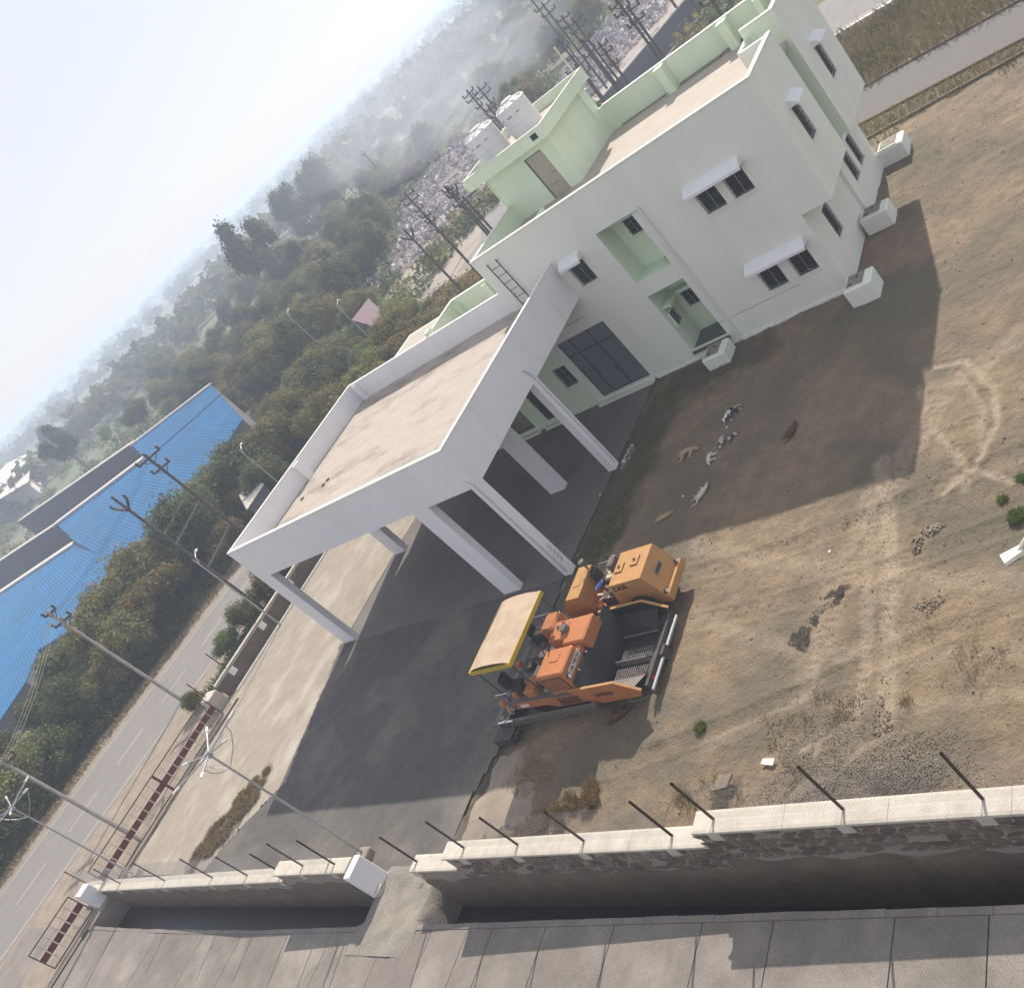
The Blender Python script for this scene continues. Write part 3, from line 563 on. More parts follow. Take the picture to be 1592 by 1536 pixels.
# ladder
ld = MB(); lx, lt, lb = -15.2, 9.1, 5.2
for dx in (0, .62): ld.bar((lx+dx, -.12, lb), (lx+dx, -.12, lt), .05, .03)
for i in range(9): ld.cyl((lx, -.12, lt-.35-i*.42), (lx+.62, -.12, lt-.35-i*.42), .014, 6)
for z in (lt-.1, 7.2): ld.bar((lx, -.12, z), (lx, 0, z), .03, .02); ld.bar((lx+.62, -.12, z), (lx+.62, 0, z), .03, .02)
bp(ld, 'ladder', 'black')
# single storey wing behind the canopy
w = MB(); w.box(-16.0, -15.82, .0, .001, 0, .001)
an = MB()
holed(an, (0, 0, 0), X_, Z_, NF, (-29.3, -16.002), (0, 5.6), [SW, (-19.6, -18.2, .3, 2.9), (-22.5, -20.6, .3, 3.0)], .2)
an.box(-29.3, -29.1, .2, 6.2, 0, 6.4); an.box(-29.1, -16.02, 6.0, 6.2, 0, 6.4)
an.box(-22.3, -22.12, .36, 3.75, 6.4, 7.5); an.box(-22.12, -16.02, 3.57, 3.75, 6.4, 7.5); an.box(-19.6, -19.2, 3.3, 3.569, 6.4, 7.42); an.box(-22.1, -21.75, 3.3, 3.569, 6.4, 7.3); an.box(-22.1, -21.8, .4, .8, 6.4, 7.75)
bp(an, 'wing_wall', 'mint')
bp(MB().box(-22.33, -22.09, .36, 3.78, 7.5, 7.54).box(-22.09, -16.02, 3.54, 3.78, 7.5, 7.54), 'coping', 'coping')
bp(MB().box(-29.1, -16.02, .34, 6.0, 6.2, 6.4), 'roof_slab', 'roof')
window((SW[0], 0, SW[2]), X_, NF, SW[1]-SW[0], SW[3]-SW[2])
o = bp(MB().box(-19.6, -18.2, .08, .12, .3, 2.9), 'side_door', 'glass'); MB().box(-19.6, -18.2, .06, .08, .3, .38).box(-18.95, -18.85, .06, .08, .38, 2.9).build('door_frame', MT['frame'], o)
bp(MB().box(-22.5, -20.6, .5, .55, .3, 3.0).box(-22.5, -20.6, .2, .5, .2, .3), 'side_doorway', 'grime')
bp(MB().box(-19.9, -18.0, -.3, -.002, .031, .16).box(-22.7, -20.4, -.3, -.002, .031, .16), 'doorstep', 'white')
# ------------------------------------------------------------------ vehicle porch
PO = empty('vehicle_porch', (-21, -6, 0), label='white flat roofed vehicle porch on tall square columns in front of the building', cat='porch')
def pp_(mb, name, m): 
    o = mb.build(name, MT[m], PO); o.matrix_parent_inverse = Matrix.Translation((21, 6, 0)); return o
cL, cR, vF, Hc, Hs = -29.45, -12.4, -12.11, 7.54, 5.52
fa = MB(); t = .16
fa.box(cL, cR, vF, vF+t, Hs, Hc, skip=''); fa.box(cR-t, cR, vF+t, -.01, Hs, Hc); fa.box(cL, cL+t, vF+t, .35, Hs, Hc); fa.box(cL+t, -16.05, .17, .33, Hs+.9, Hc)
pp_(fa, 'fascia', 'lav')
tp = MB(); tp.box(cL-.02, cR+.02, vF-.02, vF+t+.02, Hc, Hc+.03); tp.box(cR-t-.02, cR+.02, vF+t+.02, -.01, Hc, Hc+.03); tp.box(cL-.02, cL+t+.02, vF+t+.02, .35, Hc, Hc+.03); tp.box(cL+t+.02, -16.05, .15, .35, Hc, Hc+.03)
pp_(tp, 'coping', 'coping')
pp_(MB().box(cL+t, cR-t, vF+t, .17, 6.25, 6.45), 'roof_slab', 'roofc')
pp_(MB().box(cL+t+.001, cL+.42, -6.25, -5.75, 6.45, 7.50), 'column_stub', 'lav'); pp_(MB().box(-29.0, -28.6, .0, .169, 6.45, 7.50), 'column_stub', 'lav')
pp_(MB().box(-28.9, -28.62, vF+1.4, vF+1.62, 6.451, 6.46), 'roof_hole', 'grille')
for x, y in ((-28.1, -8.1), (-26.4, -7.75), (-26.25, -7.45)): pp_(MB().box(x, x+.2, y, y+.16, 6.451, 6.50), 'roof_brick', 'black')
bm = MB(); bm.box(cL+t, cL+.5, vF+t, -.02, Hs-.0, 6.25); bm.box(-16.6, -15.65, vF+t, -.02, 5.8, 6.25); bm.box(cL+.5, cR-t, -6.1, -5.7, 5.75, 6.25); bm.box(cR-.5, cR-t, vF+t, -.02, Hs+.002, 6.25)
pp_(bm, 'beam', 'lav')
def column(x0, x1, y0, y1, top=Hs): pp_(MB().box(x0, x1, y0, y1, .02, top), 'column', 'lav')
column(cL, -28.45, vF, vF+.36); column(-16.65, -15.6, vF, vF+.36, 5.518); column(-12.82, cR, vF, vF+.42)
column(-12.82, cR, -6.15, -5.72); column(-16.65, -15.7, -6.15, -5.75, 5.75); column(cL, -28.5, -6.15, -5.75, Hs)
column(-29.1, -28.5, -.6, -.3)
pp_(MB().tube([(-12.9, vF-.05, 5.95), (-12.66, vF-.07, 5.9), (-12.56, vF-.07, 5.6), (-12.56, vF-.07, .3)], .05, 8), 'drainpipe', 'pipe')
pp_(MB().tube([(cR+.03, -6.1, 6.3), (cR+.07, -5.95, 6.05), (cR+.07, -5.85, 5.7), (cR+.07, -5.85, .3)], .05, 8), 'drainpipe', 'pipe')
# scribble of graffiti at the foot of the column
gr = MB()
for i in range(9):
    z = .75+i*.11; p0 = Vector((cR+.004, vF+.06+.05*(i % 2), z)); gr.bar(p0, p0+Vector((0, .22, .07*(-1)**i)), .004, .018, up=(1, 0, 0)); gr.bar(p0+Vector((0, .1, -.05)), p0+Vector((0, .14, .06)), .004, .018, up=(1, 0, 0))
pp_(gr, 'graffiti', 'black')
# ------------------------------------------------------------------ tanks, aerial, utility boxes
def tank(x, y, lab):
    T = empty('water_tank', (x, y, 11.42), label=lab, cat='water tank', group='water tanks on the stair room roof')
    H = 1.62; R0 = .86
    MB().lathe((0, 0, 0), [(0, 0), (R0, 0), (R0, .05), (R0-.012, .1), (R0-.012, .75), (R0, .78), (R0, .84), (R0-.012, .87), (R0-.012, H-.08), (R0+.01, H-.04), (R0-.03, H), (.62, H+.05), (.45, H+.13), (0, H+.15)], 28).build('tank_body', MT['tank'], T, smooth=False)
    MB().lathe((0, 0, H+.12), [(.30, 0), (.33, .02), (.33, .09), (.27, .13), (0, .14)], 20).build('tank_lid', MT['coping'], T)
    rb = MB()
    for i in range(8):
        a = i*math.pi/4+.2; rb.bar((.34*math.cos(a), .34*math.sin(a), H+.13), (.80*math.cos(a), .80*math.sin(a), H+.04), .09, .07)
    rb.build('tank_rib', MT['coping'], T)
    for a in (-2.05, -1.45, -.85):
        c, s_ = math.cos(a), math.sin(a); w_ = .15 if a == -1.45 else .1; u = Vector((-s_, c, 0)); p = Vector((c, s_, 0))*(R0+.004)
        MB().bar(p-u*w_+Vector((0, 0, 1.2)), p+u*w_+Vector((0, 0, 1.2)), .012, .045).build('printed_mark', MT['grime'], T)
    return T
tank(-15.35, 6.15, 'left of the two white water tanks on the stair room roof')
tank(-13.55, 7.05, 'right of the two white water tanks on the stair room roof')
tag(MB().cyl((-11.45, 9.95, 11.86), (-11.45, 9.95, 13.3), .03, 8).cyl((-11.45, 9.95, 13.3), (-11.45, 9.95, 13.38), .05, 8).build('aerial_pole', MT['coping']), 'thin white aerial pole at the back corner of the stair room roof', 'pole')
def ubox(x0, x1, y0, y1, h, lab, arch=None, dirn='x'):
    T = empty('utility_box', ((x0+x1)/2, (y0+y1)/2, 0), label=lab, cat='utility box', group='white utility boxes along the building foot')
    dx, dy = (x1-x0)/2, (y1-y0)/2
    b = MB().bev(-dx, dx, -dy, dy, 0, h, .05); b.build('box_body', MT['white'], T)
    MB().box(-dx+.12, dx-.35, -dy+.15, dy-.05, h+.001, h+.02).build('hatch', MT['grime'], T)
    for i, yy in enumerate((-dy*.35, dy*.35)): MB().cyl((-dx+.3+.25*i, yy, h+.02), (-dx+.3+.25*i, yy, h+.045), .06, 10).build('hatch_knob', MT['black'], T)
    MB().box(-dx+.05, dx-.28, -dy+.06, -dy+.12, h+.001, h+.05).build('hatch_rim', MT['white'], T)
ubox(-1.15, .05, -1.55, -.45, .85, 'white utility box at the near right corner of the building')
ubox(-1.22, .05, 3.75, 4.75, .8, 'white utility box halfway along the right side wall')
ubox(-1.2, .1, 9.55, 10.7, .8, 'white utility box at the far right corner, lit by the sun')
ubox(-8.5, -7.3, -1.5, -.35, .62, 'white utility box in front of the recessed side entrance')
# ------------------------------------------------------------------ compound wall along the drain
TH = math.atan(.012)
def compound_wall(name, secs, posts, lab, stone_range=None, pillar=None):
    T = empty(name, (0, -24.85, 0), TH, label=lab, cat='wall')
    tw = .44
    body = MB(); cop = []
    for xa, xb, za, zb in secs:
        body.add([(xa, 0, -1.5), (xb, 0, -1.5), (xb, tw, -1.5), (xa, tw, -1.5), (xa, 0, za-.07), (xb, 0, zb-.07), (xb, tw, zb-.07), (xa, tw, za-.07)], [(4, 5, 6, 7), (0, 1, 5, 4), (1, 2, 6, 5), (2, 3, 7, 6), (3, 0, 4, 7)])
    body.build('masonry', MT['mortar'], T)
    pl = MB()      # lower plastered part and rough foot, slightly proud
    for xa, xb, za, zb in secs:
        n = int((xb-xa)/.25); 
        zt = [min(za, zb)*.42+.10*math.sin(i*.9+xa)+.08*random.random() for i in range(n+1)]
        for i in range(n):
            a, b = xa+(xb-xa)*i/n, xa+(xb-xa)*(i+1)/n
            pl.add([(a, -.035, -1.5), (b, -.035, -1.5), (b, -.03, zt[i+1]), (a, -.03, zt[i]), (a, 0, zt[i]+.03), (b, 0, zt[i+1]+.03)], [(0, 1, 2, 3), (3, 2, 5, 4)])
    pl.build('lower_plaster', MT['plaster'], T, smooth=True)
    for xa, xb, za, zb in secs:
        L = xb-xa; k = max(1, round(L/2.4))
        for i in range(k):
            a, b = xa+L*i/k+(.004 if i else 0), xa+L*(i+1)/k-(.004 if i < k-1 else 0); zA, zB = za+(zb-za)*(a-xa)/L, za+(zb-za)*(b-xa)/L; j = .012
            MB().add([(a, -.06, zA-.075), (b, -.06, zB-.075), (b, tw+.07, zB-.075), (a, tw+.07, zA-.075), (a, -.05, zA-j), (b, -.05, zB-j), (b, tw+.06, zB-j), (a, tw+.06, zA-j), (a, 0.02, zA), (b, 0.02, zB), (b, tw, zB), (a, tw, zA)], [(0, 3, 2, 1), (0, 1, 5, 4), (1, 2, 6, 5), (2, 3, 7, 6), (3, 0, 4, 7), (4, 5, 9, 8), (5, 6, 10, 9), (6, 7, 11, 10), (7, 4, 8, 11), (8, 9, 10, 11)]).build('coping_slab', MT['wallpaint'], T)
    tops = []
    for x, h in posts:
        z = next((za+(zb-za)*(x-xa)/(xb-xa) for xa, xb, za, zb in secs if xa <= x <= xb), 0)
        y = .26; a = random.uniform(-.012, .012)
        MB().bar((x, y, z-.02), (x+a, y, z+h), .05, .006).bar((x+.022, y+.022, z-.02), (x+.022+a, y+.022, z+h), .006, .05).build('fence_post', MT['steel'], T)
        MB().box(x-.004, x+.006, -.055, y-.03, z+.0005, z+.006).build('coping_joint', MT['grime'], T)
        MB().box(x-.16, x+.16, -.052, -.001, z-.36, z-.076).build('pier_patch', MT['wallpaint'], T)
        tops.append((x, y, z, h))
    # chain link between the posts
    V = []; F = []
    for (xa, y, za, ha), (xb, _, zb, hb) in zip(tops, tops[1:]):
        if abs(za-zb) > .45: continue
        L = xb-xa; hh = min(ha, hb)-.12; step = .085
        for s_ in (1, -1):
            for k in range(int((L+hh)/step)+1):
                u0 = k*step-(hh if s_ > 0 else 0); u1 = u0+s_*hh
                p = np.array([[u0, 0.0], [u1, hh]]); d = p[1]-p[0]; t0, t1 = 0.0, 1.0
                if s_ > 0: t0 = max(0, -u0/d[0]); t1 = min(1, (L-u0)/d[0])
                else: t0 = max(0, (L-u0)/d[0]); t1 = min(1, (0-u0)/d[0])
                if s_ < 0: t0 = max(0.0, (u0-L)/hh); t1 = min(1.0, u0/hh)
                if t1-t0 < .04: continue
                a = p[0]+d*t0; b = p[0]+d*t1; z0 = za+(zb-za)*a[0]/L+.02; z1 = za+(zb-za)*b[0]/L+.02; w = .0022
                A = np.array([xa+a[0], y, z0+a[1]]); B = np.array([xa+b[0], y, z1+b[1]]); n0 = len(V)
                for q in (A, B): V += [q+[w, 0, 0], q+[-w*.5, w*.87, 0], q+[-w*.5, -w*.87, 0]]
                F += [[n0, n0+1, n0+4, n0+3], [n0+1, n0+2, n0+5, n0+4], [n0+2, n0, n0+3, n0+5]]
    if V: npmesh('chain_link', np.array(V), np.array(F), MT['galv'], T, kind='stuff')
    if stone_range:
        xa, xb = stone_range; rows = 6; cnt = 0; rr = random.Random(5)
        # irregular rubble: jittered cells, each stone its own mesh
        nx = int((xb-xa)/.38); grid = {}
        def ztop(x): return next(za+(zb-za)*(x-a)/(b-a) for a, b, za, zb in secs if a <= x <= b+1e-6)
        for j in range(rows+1):
            for i in range(nx+1):
                u = xa+(xb-xa)*(i+(.5 if j % 2 else 0))/nx; grid[i, j] = (u+rr.uniform(-.09, .09), rr.uniform(-.055, .055))
        for j in range(rows):
            for i in range(nx):
                q = [grid[i, j], grid[i+1, j], grid[i+1, j+1], grid[i, j+1]]; zt = ztop(min(max((q[0][0]+q[1][0])/2, xa), xb))
                zz = [j, j, j+1, j+1]; sh = .195
                if rr.random() < .1: continue
                pts = [(q[m][0], zt-.10-(rows-zz[m])*sh+q[m][1]) for m in range(4)]
                if pts[0][0] < xa or pts[1][0] > xb+.3: continue
                if min(p_[1] for p_ in pts) < zt*.42-.02 and j < 1: continue
                cxx = sum(p_[0] for p_ in pts)/4; czz = sum(p_[1] for p_ in pts)/4
                ring = []
                for m in range(4):
                    a, b = pts[m], pts[(m+1) % 4]
                    ring += [(a[0]*.86+b[0]*.14, a[1]*.86+b[1]*.14), ((a[0]+b[0])/2+rr.uniform(-.02, .02), (a[1]+b[1])/2+rr.uniform(-.02, .02)), (a[0]*.14+b[0]*.86, a[1]*.14+b[1]*.86)]
                sc = .86; pr = rr.uniform(.012, .045); n = len(ring)
                v = [((x-cxx)*sc+cxx, 0.01, (z-czz)*sc+czz) for x, z in ring]+[((x-cxx)*sc*.86+cxx, -pr, (z-czz)*sc*.86+czz) for x, z in ring]
                f = [tuple(range(n, 2*n))]+[(m, (m+1) % n, n+(m+1) % n, n+m) for m in range(n)]
                v = [(x-cxx, y_, z-czz) for x, y_, z in v]
                MB().add(v, f).build('stone', MT['stone'], T, loc=(cxx, 0, czz)); cnt += 1
    return T
compound_wall('compound_wall', [(-12.55, -10.15, 1.32, 1.32), (-10.15, -.2, 1.98, 1.93), (-.2, 14.5, 2.55, 2.55)],
    [(-12.35, 1.6), (-9.25, 1.55), (-6.9, 1.53), (-4.33, 1.55), (-1.35, 1.65), (.35, 1.6), (3.68, 1.7), (6.6, 1.65), (9.6, 1.65)], 'long stone compound wall with whitewashed stepped top and wire fence, right of the opening', stone_range=(-9.9, 9.2))
compound_wall('compound_wall', [(-41.6, -21.0, .55, .95), (-21.0, -16.15, 1.42, 1.42)],
    [(-41.2, 1.5), (-37.2, 1.5), (-32.0, 1.65), (-27.2, 1.65), (-24.1, 1.55), (-21.3, 1.55), (-19.1, 1.65), (-17.0, 1.7)], 'shorter dark stone compound wall between the sliding gates and the opening', stone_range=None)
g = MB().bev(-16.13, -15.78, -25.28, -24.45, -1.4, 1.36, .02); g.build('gate_pillar', MT['lav'], label='lavender white end pillar of the wall at the opening', cat='pillar')
pil = bpy.data.objects['gate_pillar']
MB().box(-15.775, -15.60, -25.25, -24.9, -.05, .22).build('pillar_foot', MT['wallpaint'], pil)
# ------------------------------------------------------------------ sliding gates
def gate(x, y0, y1, h, lab, rounded=False, wires=True, posts=()):
    T = empty('sliding_gate', (x, (y0+y1)/2, 0), label=lab, cat='gate', group='maroon and wire sliding gates')
    L = (y1-y0)/2; b0, b1 = h*.40, h*.62
    MB().bar((0, -L, h), (0, L, h), .05, .05, up=(1, 0, 0)).bar((0, -L, .1), (0, L, .1), .06, .06, up=(1, 0, 0)).bar((0, -L, .1), (0, -L, h), .05, .05, up=(1, 0, 0)).bar((0, L, .1), (0, L, h), .05, .05, up=(1, 0, 0)).build('gate_frame', MT['steel'], T)
    n = max(6, int((y1-y0)/.52))
    for i in range(n):
        a, b = -L+2*L*i/n+.03, -L+2*L*(i+1)/n-.03
        MB().box(-.015, .015, a, b, b0, b1).build('band_panel', MT['maroon'], T)
    w = MB()
    for i in range(n+1): w.box(-.01, .01, -L+2*L*i/n-.012, -L+2*L*i/n+.012, .12, h-.02)
    k = int((y1-y0)/.13)
    for i in range(k): w.cyl((0, -L+2*L*i/k, .12), (0, -L+2*L*i/k, h-.03), .004, 3, caps=False)
    for z in (.2, .32, .44, h*.40, h*.62, h*.74, h*.86): w.cyl((0, -L, z), (0, L, z), .007, 3, caps=False)
    w.build('gate_wires', MT['mesh'], T, kind='stuff')
    for p in posts: MB().box(-.05, .05, p-.06, p+.06, .05, h+.02).build('gate_stile', MT['maroon'], T)
    return T
gate(-39.5, -24.9, -15.0, 1.55, 'long sliding wire gate with maroon band closing the yard entrance', posts=(.25,))
gate(-40.2, -28.9, -26.1, 1.5, 'short wire gate with maroon band beyond the end of the wall')
MB().box(-39.2, -39.05, -25.0, -14.0, -.02, .03).box(-38.95, -38.88, -25, -14.0, -.02, .02).build('gate_rail', MT['steel'], label='steel gate rail set in the ground along the sliding gate', cat='rail')
gp = empty('gate_post', (-40.1, -25.6, 0), label='low white gate pier at the left end of the stone wall', cat='pier')
MB().bev(-.35, .35, -.35, .35, -1.5, 1.15, .03).build('pier_body', MT['lav'], gp)
gp2 = empty('gate_post', (-40.9, -14.2, 0), label='low white gate pier where the sliding gate meets the road wall', cat='pier')
MB().bev(-.6, .5, -.4, .4, -.05, .95, .03).build('pier_body', MT['wallpaint'], gp2)
MB().bar((-.3, 0, .9), (-.3, 0, 2.3), .05, .05).build('pier_rod', MT['steel'], gp2)
# ------------------------------------------------------------------ road wall on the west side
T = empty('road_wall', (-40.5, 4, 0), label='low stone wall with whitewashed beam between the yard and the road', cat='wall')
MB().box(-.2, .18, -17.6, 22, -.1, .93).build('masonry', MT['plaster'], T)
for i in range(12):
    a = -17.65+i*3.3; MB().box(-.24, .03, a+.01, a+3.29, .93, 1.06).build('coping_beam', MT['wallpaint'], T)
for i in range(12):
    a = -16.4+i*3.25; MB().bar((-.1, a, 1.06), (-.1, a, 2.55), .05, .05).build('fence_post', MT['steel'], T)
    MB().box(.185, .22, a-.22, a+.22, .5, .9).build('pier_patch', MT['lav'], T)
MB().box(.75, .85, -17.4, 22, -.06, .12).build('gutter_kerb', MT['coping'], T)
# ------------------------------------------------------------------ lamps and poles
def star_lamp(x, y, h, lab, rz=0):
    T = empty('star_lamp', (x, y, 0), rz, label=lab, cat='street lamp', group='star headed lamps inside the wall')
    MB().cyl((0, 0, 0), (0, 0, h), .055, 12, r2=.035).build('lamp_post', MT['galv'], T, smooth=False)
    MB().bev(-.32, .32, -.22, .22, -.05, .32, .04).build('lamp_base', MT['mortar'], T)
    MB().cyl((0, 0, h-.12), (0, 0, h+.1), .09, 12).build('hub', MT['galv'], T)
    for k in range(6):
        a = k*math.pi/3+.3; L = 1.25 if k % 3 else .95; d = Vector((math.cos(a), math.sin(a), .12)); n_ = Vector((0, 0, h))
        MB().cyl(n_, n_+d*L, .03, 8).build('arm', MT['galv'], T)
        MB().cyl(n_+d*L, n_+d*(L+.28), .055, 10, r2=.04).build('lamp_head', MT['lamp'], T)
        if k % 2:
            pts = [n_+d*(L*.8)+Vector((0, 0, -.02)), n_+d*(L*.75)+Vector((0, 0, -.3)), n_+d*(L*.45)+Vector((0, 0, -.62)), n_+d*.06+Vector((0, 0, -.85))]
            MB().tube(pts, .015, 6).build('scroll', MT['galv'], T)
    return T
star_lamp(-17.6, -23.8, 7.07, 'star headed galvanised lamp standing just inside the wall near the opening')
star_lamp(-37.35, -24.4, 6.83, 'star headed lamp behind the left end of the stone wall', .4)
def pole(x, y, h, lab, arms=((.4, 1.8), (1.3, 1.2)), rz=0., mt='dkpole', r=.135, cat='electric pole', group='electric poles near the road', conc=False):
    T = empty('electric_pole', (x, y, 0), rz, label=lab, cat=cat, group=group)
    if conc: MB().add([(-r, -r*.6, -.2), (r, -r*.6, -.2), (r, r*.6, -.2), (-r, r*.6, -.2), (-r*.6, -r*.5, h), (r*.6, -r*.5, h), (r*.6, r*.5, h), (-r*.6, r*.5, h)], [(4, 5, 6, 7), (0, 1, 5, 4), (1, 2, 6, 5), (2, 3, 7, 6), (3, 0, 4, 7)]).build('post', MT[mt], T)
    else: MB().cyl((0, 0, -.2), (0, 0, h), r, 8, r2=r*.65).build('post', MT[mt], T)
    for dz, w in arms:
        MB().bar((-w/2, .1, h-dz), (w/2, .1, h-dz), .13, .13).build('crossarm', MT['dkpole'], T)
        for s in (-1, 1): MB().bar((s*w*.35, .1, h-dz), (0, .05, h-dz-.45), .04, .04).build('brace', MT['dkpole'], T)
        for u in (-.48, 0, .48) if w > 1 else (-.48, .48): MB().lathe((u*w, .1, h-dz+.05), [(.03, 0), (.11, .06), (.05, .11), (.13, .18), (.04, .28), (0, .3)], 8).build('insulator', MT['mdark'], T)
    return T
def forkpole(x, y, h, lab, rz=0.):
    T = empty('forked_pole', (x, y, 0), rz, label=lab, cat='electric pole', group='forked poles near the road')
    MB().cyl((0, 0, -.2), (0, 0, h-.5), .13, 8, r2=.09).build('post', MT['dkpole'], T)
    MB().bar((0, 0, h-.5), (-.65, 0, h+.15), .12, .12).bar((0, 0, h-.5), (.65, 0, h+.15), .12, .12).bar((0, 0, h-.6), (0, 0, h+.5), .12, .12).build('fork', MT['dkpole'], T)
    for p in ((-.65, h+.15), (.65, h+.15), (0, h+.5)): MB().lathe((p[0], 0, p[1]), [(.03, 0), (.12, .07), (.05, .13), (.12, .2), (0, .3)], 8).build('insulator', MT['mdark'], T)
    MB().bar((-.45, .1, h*.72), (.45, .1, h*.72), .07, .07).build('crossarm', MT['dkpole'], T)
    return T
def bybase(tx, ty, h):
    p = at(tx, ty, h); return float(p[0]), float(p[1])
# pole by the road (pale), tops read from the photograph, heights by eye
x, y = bybase(72, 950, 9.7); pole(x, y, 9.7, 'tall pale concrete pole beyond the gate, in front of the bushes', ((.25, 1.0), (1.1, 1.5)), rz=.5, mt='pole', r=.105, conc=True)
x, y = bybase(0, 1182, 8.0); pole(x, y, 8.0, 'pale concrete pole at the left edge beside the road', ((.3, 1.6),), rz=.5, mt='pole', r=.105, conc=True)
xa, ya = bybase(222, 706, 11.6); pole(xa, ya, 11.6, 'dark pole of the twin pole frame before the blue roof', ((.45, 2.2), (1.4, 1.6)), rz=.4)
xb, yb = bybase(190, 785, 10.85); forkpole(xb, yb, 10.85, 'dark forked pole of the twin pole frame before the blue roof', .4)
tb = empty('pole_bracing', ((xa+xb)/2, (ya+yb)/2, 0), label='steel cross bracing between the twin dark poles', cat='bracing')
for z0, z1 in ((8.0, 7.9), (7.1, 7.0), (4.6, 4.6)):
    p = Vector((xa-(xa+xb)/2, ya-(ya+yb)/2, z0)); q = Vector((xb-(xa+xb)/2, yb-(ya+yb)/2, z1)); MB().bar(p, q, .09, .09).build('brace', MT['dkpole'], tb)
for i, (tx, ty, h, lab, k) in enumerate((
    (628, 300, 8.4, 'tall dark pole with square crossarm in front of the dump, left of the house corner', 'p'),
    (636, 366, 7.4, 'dark forked pole left of the ladder, the nearest to the roof wing', 'f'),
    (690, 290, 8.4, 'dark pole with star shaped head behind the pole with square crossarm', 'p'),
    (718, 305, 8.0, 'thin dark pole beside the stair room wall', 'p'),
    (725, 140, 10.5, 'dark pole whose crossarm shows just above the left water tank', 'p'),
    (758, 165, 9.5, 'short looking dark pole top between the two water tanks', 'p'),
    (492, 392, 9.0, 'hazy pole with double crossarm standing in the wood', 'p'),
    (566, 240, 9.0, 'hazy forked pole standing alone in the wood', 'f'),
    (358, 425, 9.0, 'hazy pole at the left part of the wood', 'p'),
    (380, 412, 9.0, 'hazy thinner pole just right of another in the left wood', 'p'),
    (820, -8, 12.5, 'tallest dark pole behind the stair room, reaching the picture top', 'f'),
    (872, 25, 10.5, 'dark pole with crowded insulators right of the tallest pole', 'p'),
    (888, 28, 10.0, 'dark pole just behind the crowded insulators', 'p'),
    (905, 62, 9.0, 'thin dark pole before the dump heap', 'p'),
    (928, 65, 8.5, 'thin dark pole further right before the dump heap', 'p'),
    (893, 100, 7.5, 'short thin dark pole close to the roof parapet', 'p'),
    (955, -5, 11.0, 'slanting dark pole in front of the dump road', 'p'),
    (1085, -30, 11.0, 'dark pole at the picture top, right of the dump road', 'p'),
    (742, 135, 10.0, 'crossarm topped dark pole just behind the left water tank', 'p'),
    (705, 300, 7.8, 'dark pole between the square crossarm pole and the stair room', 'f'),
    (655, 330, 8.0, 'dark pole right behind the square crossarm pole', 'p'),
    (842, 5, 11.8, 'second tallest dark pole, close beside the tallest', 'p'),
    (866, 60, 9.2, 'dark pole between the tallest pole and the dump heap', 'p'),
    (975, 10, 9.6, 'thin dark pole leaning over the dump road', 'p'),
    (15, 752, 8.5, 'small hazy pole beyond the factory sheds', 'p'))):
    x, y = bybase(tx, ty, h)
    (pole if k == 'p' else forkpole)(x, y, h, lab, rz=(.3, 1.3, -.4)[i % 3], **({'arms': ((.35, 2.2), (1.2, 1.7)) if i % 2 else ((.5, 1.9), (1.1, 1.9), (2.2, 1.1))} if k == 'p' else {}))
# overhead wires
def wire(p, q, sag, lab='thin overhead wire between the poles'):
    p = Vector(p); q = Vector(q); pts = [p.lerp(q, i/10)-Vector((0, 0, sag*4*(i/10)*(1-i/10))) for i in range(11)]
    MB().tube(pts, .011, 3).build('overhead_wire', MT['mdark'], label=lab, cat='wire', group='overhead wires')
x72, y72 = bybase(72, 950, 9.7); x0, y0 = bybase(0, 1182, 8.0)
for d in (-.6, 0, .6):
    wire((xa+d, ya, 11.2), (x72+d, y72, 9.3), .5); wire((x72+d, y72, 9.3), (x0+d, y0, 7.8), .3); wire((x0+d, y0, 7.8), (x0+d+3, y0-30, 8), .5)
    x1, y1 = bybase(628, 300, 8.4); wire((xa+d, ya, 11.2), (x1+d, y1, 8.0), .8)
    x2, y2 = bybase(820, -8, 12.5); wire((x1+d, y1, 8.0), (x2+d, y2, 11.8), .9)
x1, y1 = bybase(725, 140, 10.5); x2, y2 = bybase(492, 392, 9.0)
for d in (-.6, .6): wire((x1+d, y1, 10.2), (x2+d, y2, 8.7), 1.2)
def bracket_lamp(tx, ty, h, lab, rz):
    x, y = bybase(tx, ty, h); T = empty('street_light', (x, y, 0), rz, label=lab, cat='street light', group='single armed street lights on the road')
    MB().cyl((0, 0, 0), (0, 0, h), .06, 8, r2=.04).build('lamp_post', MT['galv'], T)
    MB().tube([(0, 0, h-.5), (.35, 0, h-.1), (.8, 0, h+.05)], .025, 6).build('arm', MT['galv'], T)
    MB().bev(.78, 1.15, -.09, .09, h, h+.1, .02).build('lamp_head', MT['galv'], T)
bracket_lamp(372, 700, 7.0, 'grey street light just above the left end of the porch roof', 2.2)
bracket_lamp(445, 488, 7.5, 'grey street light in the trees behind the porch', 2.0)
bracket_lamp(522, 475, 7.5, 'grey street light left of the pink roofed hut', 2.0)
bracket_lamp(300, 870, 6.5, 'grey street light low beside the porch corner', 2.2)
